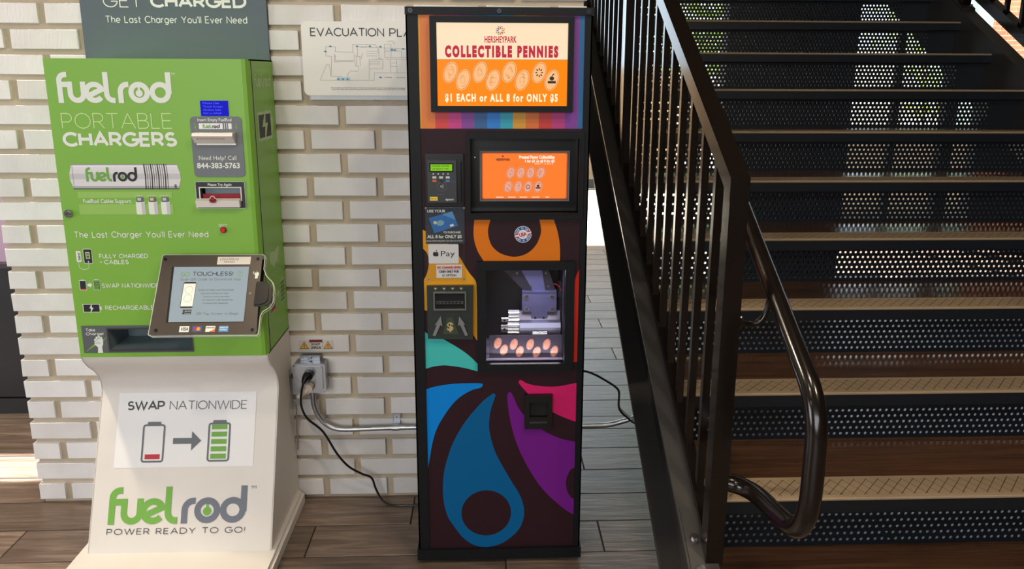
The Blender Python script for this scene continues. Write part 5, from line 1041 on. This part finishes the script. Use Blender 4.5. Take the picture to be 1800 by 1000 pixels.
P_ = [[(-.4918, 1.5481), (-.4619, 1.5483), (-.4627, 1.533), (-.4660, 1.533)], [(-.4918, 1.5481), (-.4920, 1.520), (-.476, 1.519), (-.476, 1.50), (-.4794, 1.4591), (-.4619, 1.4592), (-.4457, 1.4592)], [(-.4627, 1.533), (-.4098, 1.5315)], [(-.4088, 1.5553), (-.367, 1.5555), (-.3673, 1.547), (-.385, 1.547)], [(-.4088, 1.5553), (-.4095, 1.53)],
      [(-.5132, 1.4486), (-.4917, 1.4942), (-.483, 1.4942), (-.4794, 1.4591)], [(-.5133, 1.4469), (-.3464, 1.4474), (-.3456, 1.4699), (-.2, 1.4703)], [(-.3622, 1.4491), (-.3599, 1.5112), (-.3196, 1.5114)], [(-.3951, 1.5486), (-.2521, 1.5424), (-.2, 1.5459)],
      [(-.367, 1.5555), (-.34, 1.5555), (-.332, 1.542), (-.332, 1.528)], [(-.3951, 1.5486), (-.3951, 1.5190), (-.388, 1.519), (-.388, 1.49)], [(-.312, 1.5565), (-.312, 1.516), (-.20, 1.516)], [(-.312, 1.5565), (-.292, 1.5565), (-.292, 1.516)], [(-.312, 1.536), (-.26, 1.536), (-.26, 1.516)], [(-.31, 1.5114), (-.2, 1.5114)],
      [(-.275, 1.511), (-.275, 1.47)], [(-.295, 1.511), (-.295, 1.47)], [(-.36, 1.497), (-.33, 1.497), (-.33, 1.505), (-.36, 1.505)], [(-.302, 1.562), (-.296, 1.566), (-.286, 1.566), (-.28, 1.556)], [(-.378, 1.53), (-.383, 1.522), (-.384, 1.512)], [(-.295, 1.50), (-.275, 1.50)], [(-.295, 1.49), (-.275, 1.49)], [(-.368, 1.535), (-.335, 1.535)], [(-.368, 1.528), (-.335, 1.528)], [(-.368, 1.521), (-.335, 1.521)]]
for p in P_: mb.stroke(EF, p, .0009, q, 0)
def dash(pts, st=.0042):
    for a_, b_ in zip(pts, pts[1:]):
        A0, B0 = Vector(a_), Vector(b_); L_ = (B0 - A0).length; n_ = max(1, int(L_ / st))
        for i in range(n_): mb.stroke(EF, [A0.lerp(B0, i / n_), A0.lerp(B0, (i + .5) / n_)], .0013, q + .0002, 1)
for p in ([(-.4658, 1.5244), (-.4669, 1.5022), (-.4057, 1.5041), (-.4057, 1.53)], [(-.464, 1.524), (-.464, 1.5060), (-.4075, 1.5070)], [(-.4287, 1.4558), (-.4262, 1.468), (-.4192, 1.4749), (-.3946, 1.4749), (-.394, 1.4905), (-.4039, 1.4905), (-.4039, 1.5042)], [(-.3291, 1.5421), (-.3301, 1.513), (-.3179, 1.5114), (-.3189, 1.4821), (-.3592, 1.482)], [(-.399, 1.5242), (-.399, 1.4905)]): dash(p)
for x, z in ((-0.4775, 1.5492), (-0.4933, 1.5335), (-0.3958, 1.5496), (-0.356, 1.5498), (-0.3243, 1.5489), (-0.289, 1.5399), (-0.2802, 1.5389), (-0.2546, 1.5424), (-0.4571, 1.4505), (-0.443, 1.4506), (-0.429, 1.4506), (-0.3268, 1.4562)): mb.disc(EF, x, z, .0032, q + .0003, 2, 8); mb.rect(EF, x - .0055, x + .0055, z - .0008, z + .0008, q + .0003, 2)
mb.rect(EF, -.462, -.421, 1.4455, 1.4570, q - .0001, 3)
text(mb, EF, 'YOU ARE HERE', -.315, -.292, 1.4550, 1.4575, q, 1, .02); text(mb, EF, 'EXIT ROUTE', -.276, -.250, 1.4545, 1.4570, q, 1, .02); mb.disc(EF, -.281, 1.4557, .0012, q, 4, 6)
text(mb, EF, 'Please familiarize yourself with the location of the fire exits and evacuation routes for this building in case of an emergency', -.4805, -.2500, 1.4225, 1.4250, q, 1, .03)
text(mb, EF, 'In case of fire, remain calm, activate the nearest alarm and proceed to the closest exit, then move away from the building', -.4800, -.2520, 1.4180, 1.4205, q, 1, .03)
mb.build('floor_plan', [mat('plan grey', (140, 146, 150), .5), mat('plan ink', (70, 74, 82), .5), mat('plan blue', (120, 184, 216), .5), mat('plan pale blue', (190, 216, 228), .5), mat('plan yellow', (216, 200, 110), .5)], sp)

BF = F((0, -.0016, 0), (1, 0, 0), (0, 0, 1), (0, -1, 0))
def warn(u, label):
    mb = MB(); mb.rrect(BF, u, u + .033, .5570, .5895, .001, .0006, 0, 0); o = mb.build('warning_sticker', mat('sticker clear', (214, 206, 196), .5)); tag(o, label, 'sticker', 'yellow warning triangle stickers')
    mb = MB(); mb.poly(BF, [(u + .0015, .5605), (u + .0315, .5605), (u + .0165, .5865)], .0010, 0); mb.poly(BF, [(u + .0040, .5620), (u + .0290, .5620), (u + .0165, .5838)], .0013, 1); mb.poly(BF, [(u + .0152, .5770), (u + .0178, .5770), (u + .0172, .5685), (u + .0158, .5685)], .0016, 0); mb.disc(BF, u + .0165, .5655, .0014, .0016, 0, 8); mb.build('warning_triangle', [MK, mat('warning amber', (226, 168, 70), .5)], o)
warn(-.6300, 'yellow warning triangle sticker left of the do-not-unplug label'); warn(-.5510, 'yellow warning triangle sticker right of the do-not-unplug label')
mb = MB(); mb.box(-.5960, -.5530, .5555, .5930, 0, .0007, 0, BF); dl = tag(mb.build('unplug_label', mat('label white', (220, 214, 206), .5)), 'white and dark red label reading DO NOT UNPLUG above the outlet box', 'sticker')
mb = MB(); mb.rect(BF, -.5960, -.5530, .5830, .5930, .0011, 1); text(mb, BF, 'DO NOT', -.5905, -.5600, .5730, .5800, .0011, 0, .05); text(mb, BF, 'UNPLUG', -.5920, -.5580, .5610, .5685, .0011, 0, .05); mb.build('lettering', [MK, mat('label dark red', (116, 40, 40), .5)], dl)

# outlet box
ob_ = thing('outlet_box', 'galvanised square electrical outlet box on the white bricks', 'outlet box', (0, 0, 0))
mb = MB(); mb.cbox(-.640, -.538, -.054, -.0015, .4280, .5270, .004); mb.build('box_body', M_galv, ob_)
FB_ = F((0, -.054, 0), (1, 0, 0), (0, 0, 1), (0, -1, 0))
mb = MB(); mb.rrect(FB_, -.642, -.536, .4255, .5290, .010, .004, 0, 0); mb.rrect(FB_, -.634, -.544, .4335, .5210, .008, .0075, 0, .004); cv = mb.build('cover_plate', M_galv, ob_)
for u, v in ((-.637, .523), (-.541, .4305)): screw(cv, 'screw', FB_, u, v, .005, .004, M_chrome)
screw(cv, 'screw', FB_, -.5900, .5130, .003, .0075, M_chrome)
mb = MB(); mb.disc(FB_, -.588, .4950, .0165, .0090, 0, 22, h0=.0075); mb.disc(FB_, -.588, .4530, .0165, .0090, 0, 22, h0=.0075); mb.build('receptacle_face', mat('receptacle brown grey', (70, 62, 60), .5), ob_)
mb = MB(); mb.box(-.625, -.560, -.020, -.0015, .5275, .5420); mb.cyl((-.592, -.0015, .5350), (-.592, -.03, .5350), .006, 10); mb.build('conduit_connector', M_galv, ob_)
# black power cord with plug
pc = thing('power_cord', 'black power cord running from the outlet box down to the floor', 'power cord')
mb = MB(); mb.cyl((-.588, -.0635, .4950), (-.588, -.082, .4945), .0165, 18); mb.tube([(-.588, -.080, .4945), (-.594, -.094, .4930), (-.600, -.098, .4780)], [.0150, .0115, .0060], 12); mb.build('plug', M_blk2, pc, smooth=True)
def smoothpath(P, n=5):
    P = [Vector(p) for p in P]; out = []
    for i in range(len(P) - 1):
        p0, p1, p2, p3 = P[max(i - 1, 0)], P[i], P[i + 1], P[min(i + 2, len(P) - 1)]
        for k in range(n):
            t = k / n; out.append(.5 * ((2 * p1) + (-p0 + p2) * t + (2 * p0 - 5 * p1 + 4 * p2 - p3) * t * t + (-p0 + 3 * p1 - 3 * p2 + p3) * t ** 3))
    return out + [P[-1]]
mb = MB(); mb.tube(smoothpath([(-.600, -.098, .4780), (-.606, -.116, .4209), (-.5982, -.086, .3512), (-.5523, -.065, .2892), (-.5128, -.055, .2045), (-.4768, -.048, .1503), (-.4327, -.042, .1174), (-.4009, -.038, .0991), (-.3880, -.038, .0587), (-.3700, -.040, .0200), (-.345, -.050, .0045), (-.300, -.060, .0040), (-.241, -.058, .0040), (-.18, -.050, .0040)]), .0038, 8); mb.build('cord', M_blk2, pc, smooth=True)
# white plug
wp = thing('white_plug', 'beige angled plug in the lower socket of the outlet box', 'plug')
mb = MB(); mb.cyl((-.588, -.0635, .4530), (-.589, -.088, .4525), .0155, 18); mb.tube([(-.592, -.078, .4480), (-.604, -.086, .4390), (-.621, -.092, .4240)], [.0135, .0120, .0085], 12); mb.build('plug_body', mat('off white plastic', (196, 184, 172), .45), wp, smooth=True)
mb = MB(); mb.tube(smoothpath([(-.621, -.092, .4240), (-.632, -.085, .405), (-.640, -.05, .37), (-.648, -.03, .30), (-.6515, -.02, .20)]), .0028, 8); mb.build('cord', mat('grey cable', (150, 146, 140), .5), wp, smooth=True)
# conduit
cd = thing('conduit', 'silver metal conduit pipe bending along the low brick wall', 'conduit')
mb = MB(); mb.tube(smoothpath([(-.587, -.030, .4280), (-.587, -.030, .400), (-.585, -.030, .3668), (-.5729, -.030, .3312), (-.5484, -.030, .2987), (-.5132, -.030, .2815), (-.474, -.030, .2785), (-.42, -.030, .2795), (-.24, -.030, .2830), (.30, -.030, .2800), (.37, -.030, .2800), (.4085, -.030, .2810), (.4459, -.030, .2884), (.5091, -.030, .3077), (.556, -.030, .3250)]), .0088, 12); mb.build('pipe', M_galv, cd, smooth=True)
mb = MB(); mb.cyl((-.587, -.030, .4275), (-.587, -.030, .4100), .0120, 14); mb.build('coupling', M_galv, cd)
mb = MB(); mb.box(-.3250, -.2990, -.0035, -.0005, .2940, .3200); mb.ring(F((-.312, -.030, .2822), (0, 1, 0), (0, 0, 1), (1, 0, 0)), 0, 0, .0088, .0108, .012, 0, h0=-.012); mb.box(-.324, -.300, -.024, -.0005, .2905, .2945); cl = mb.build('pipe_clamp', M_galv, cd)
screw(cl, 'screw', BF, -.312, .3080, .0055, .002, M_chrome)
# cables behind the machine, right
mb = MB(); P1 = [(.2870, -.12, .5170), (.3204, -.10, .5109), (.3548, -.10, .4991), (.395, -.10, .4757), (.4282, -.10, .4523), (.4389, -.10, .4329), (.4394, -.10, .3864), (.4493, -.10, .3628), (.4701, -.10, .343), (.4946, -.10, .323), (.515, -.09, .316), (.530, -.07, .330)]
mb.tube(smoothpath(P1), .0036, 8); tag(mb.build('machine_cable', M_blk2, smooth=True), 'black cable curving from the penny machine to the stair stringer', 'cable')
mb = MB(); P2 = [(x + .004, y_ + .012, z - .006 if i < 7 else z + .002) for i, (x, y_, z) in enumerate(P1[:-2])] + [(.508, -.085, .300), (.530, -.07, .306)]
mb.tube(smoothpath(P2), .0026, 8); tag(mb.build('thin_cable', mat('grey cable', (150, 146, 140), .5), smooth=True), 'thin grey cable hanging beside the black one at the stringer', 'cable')
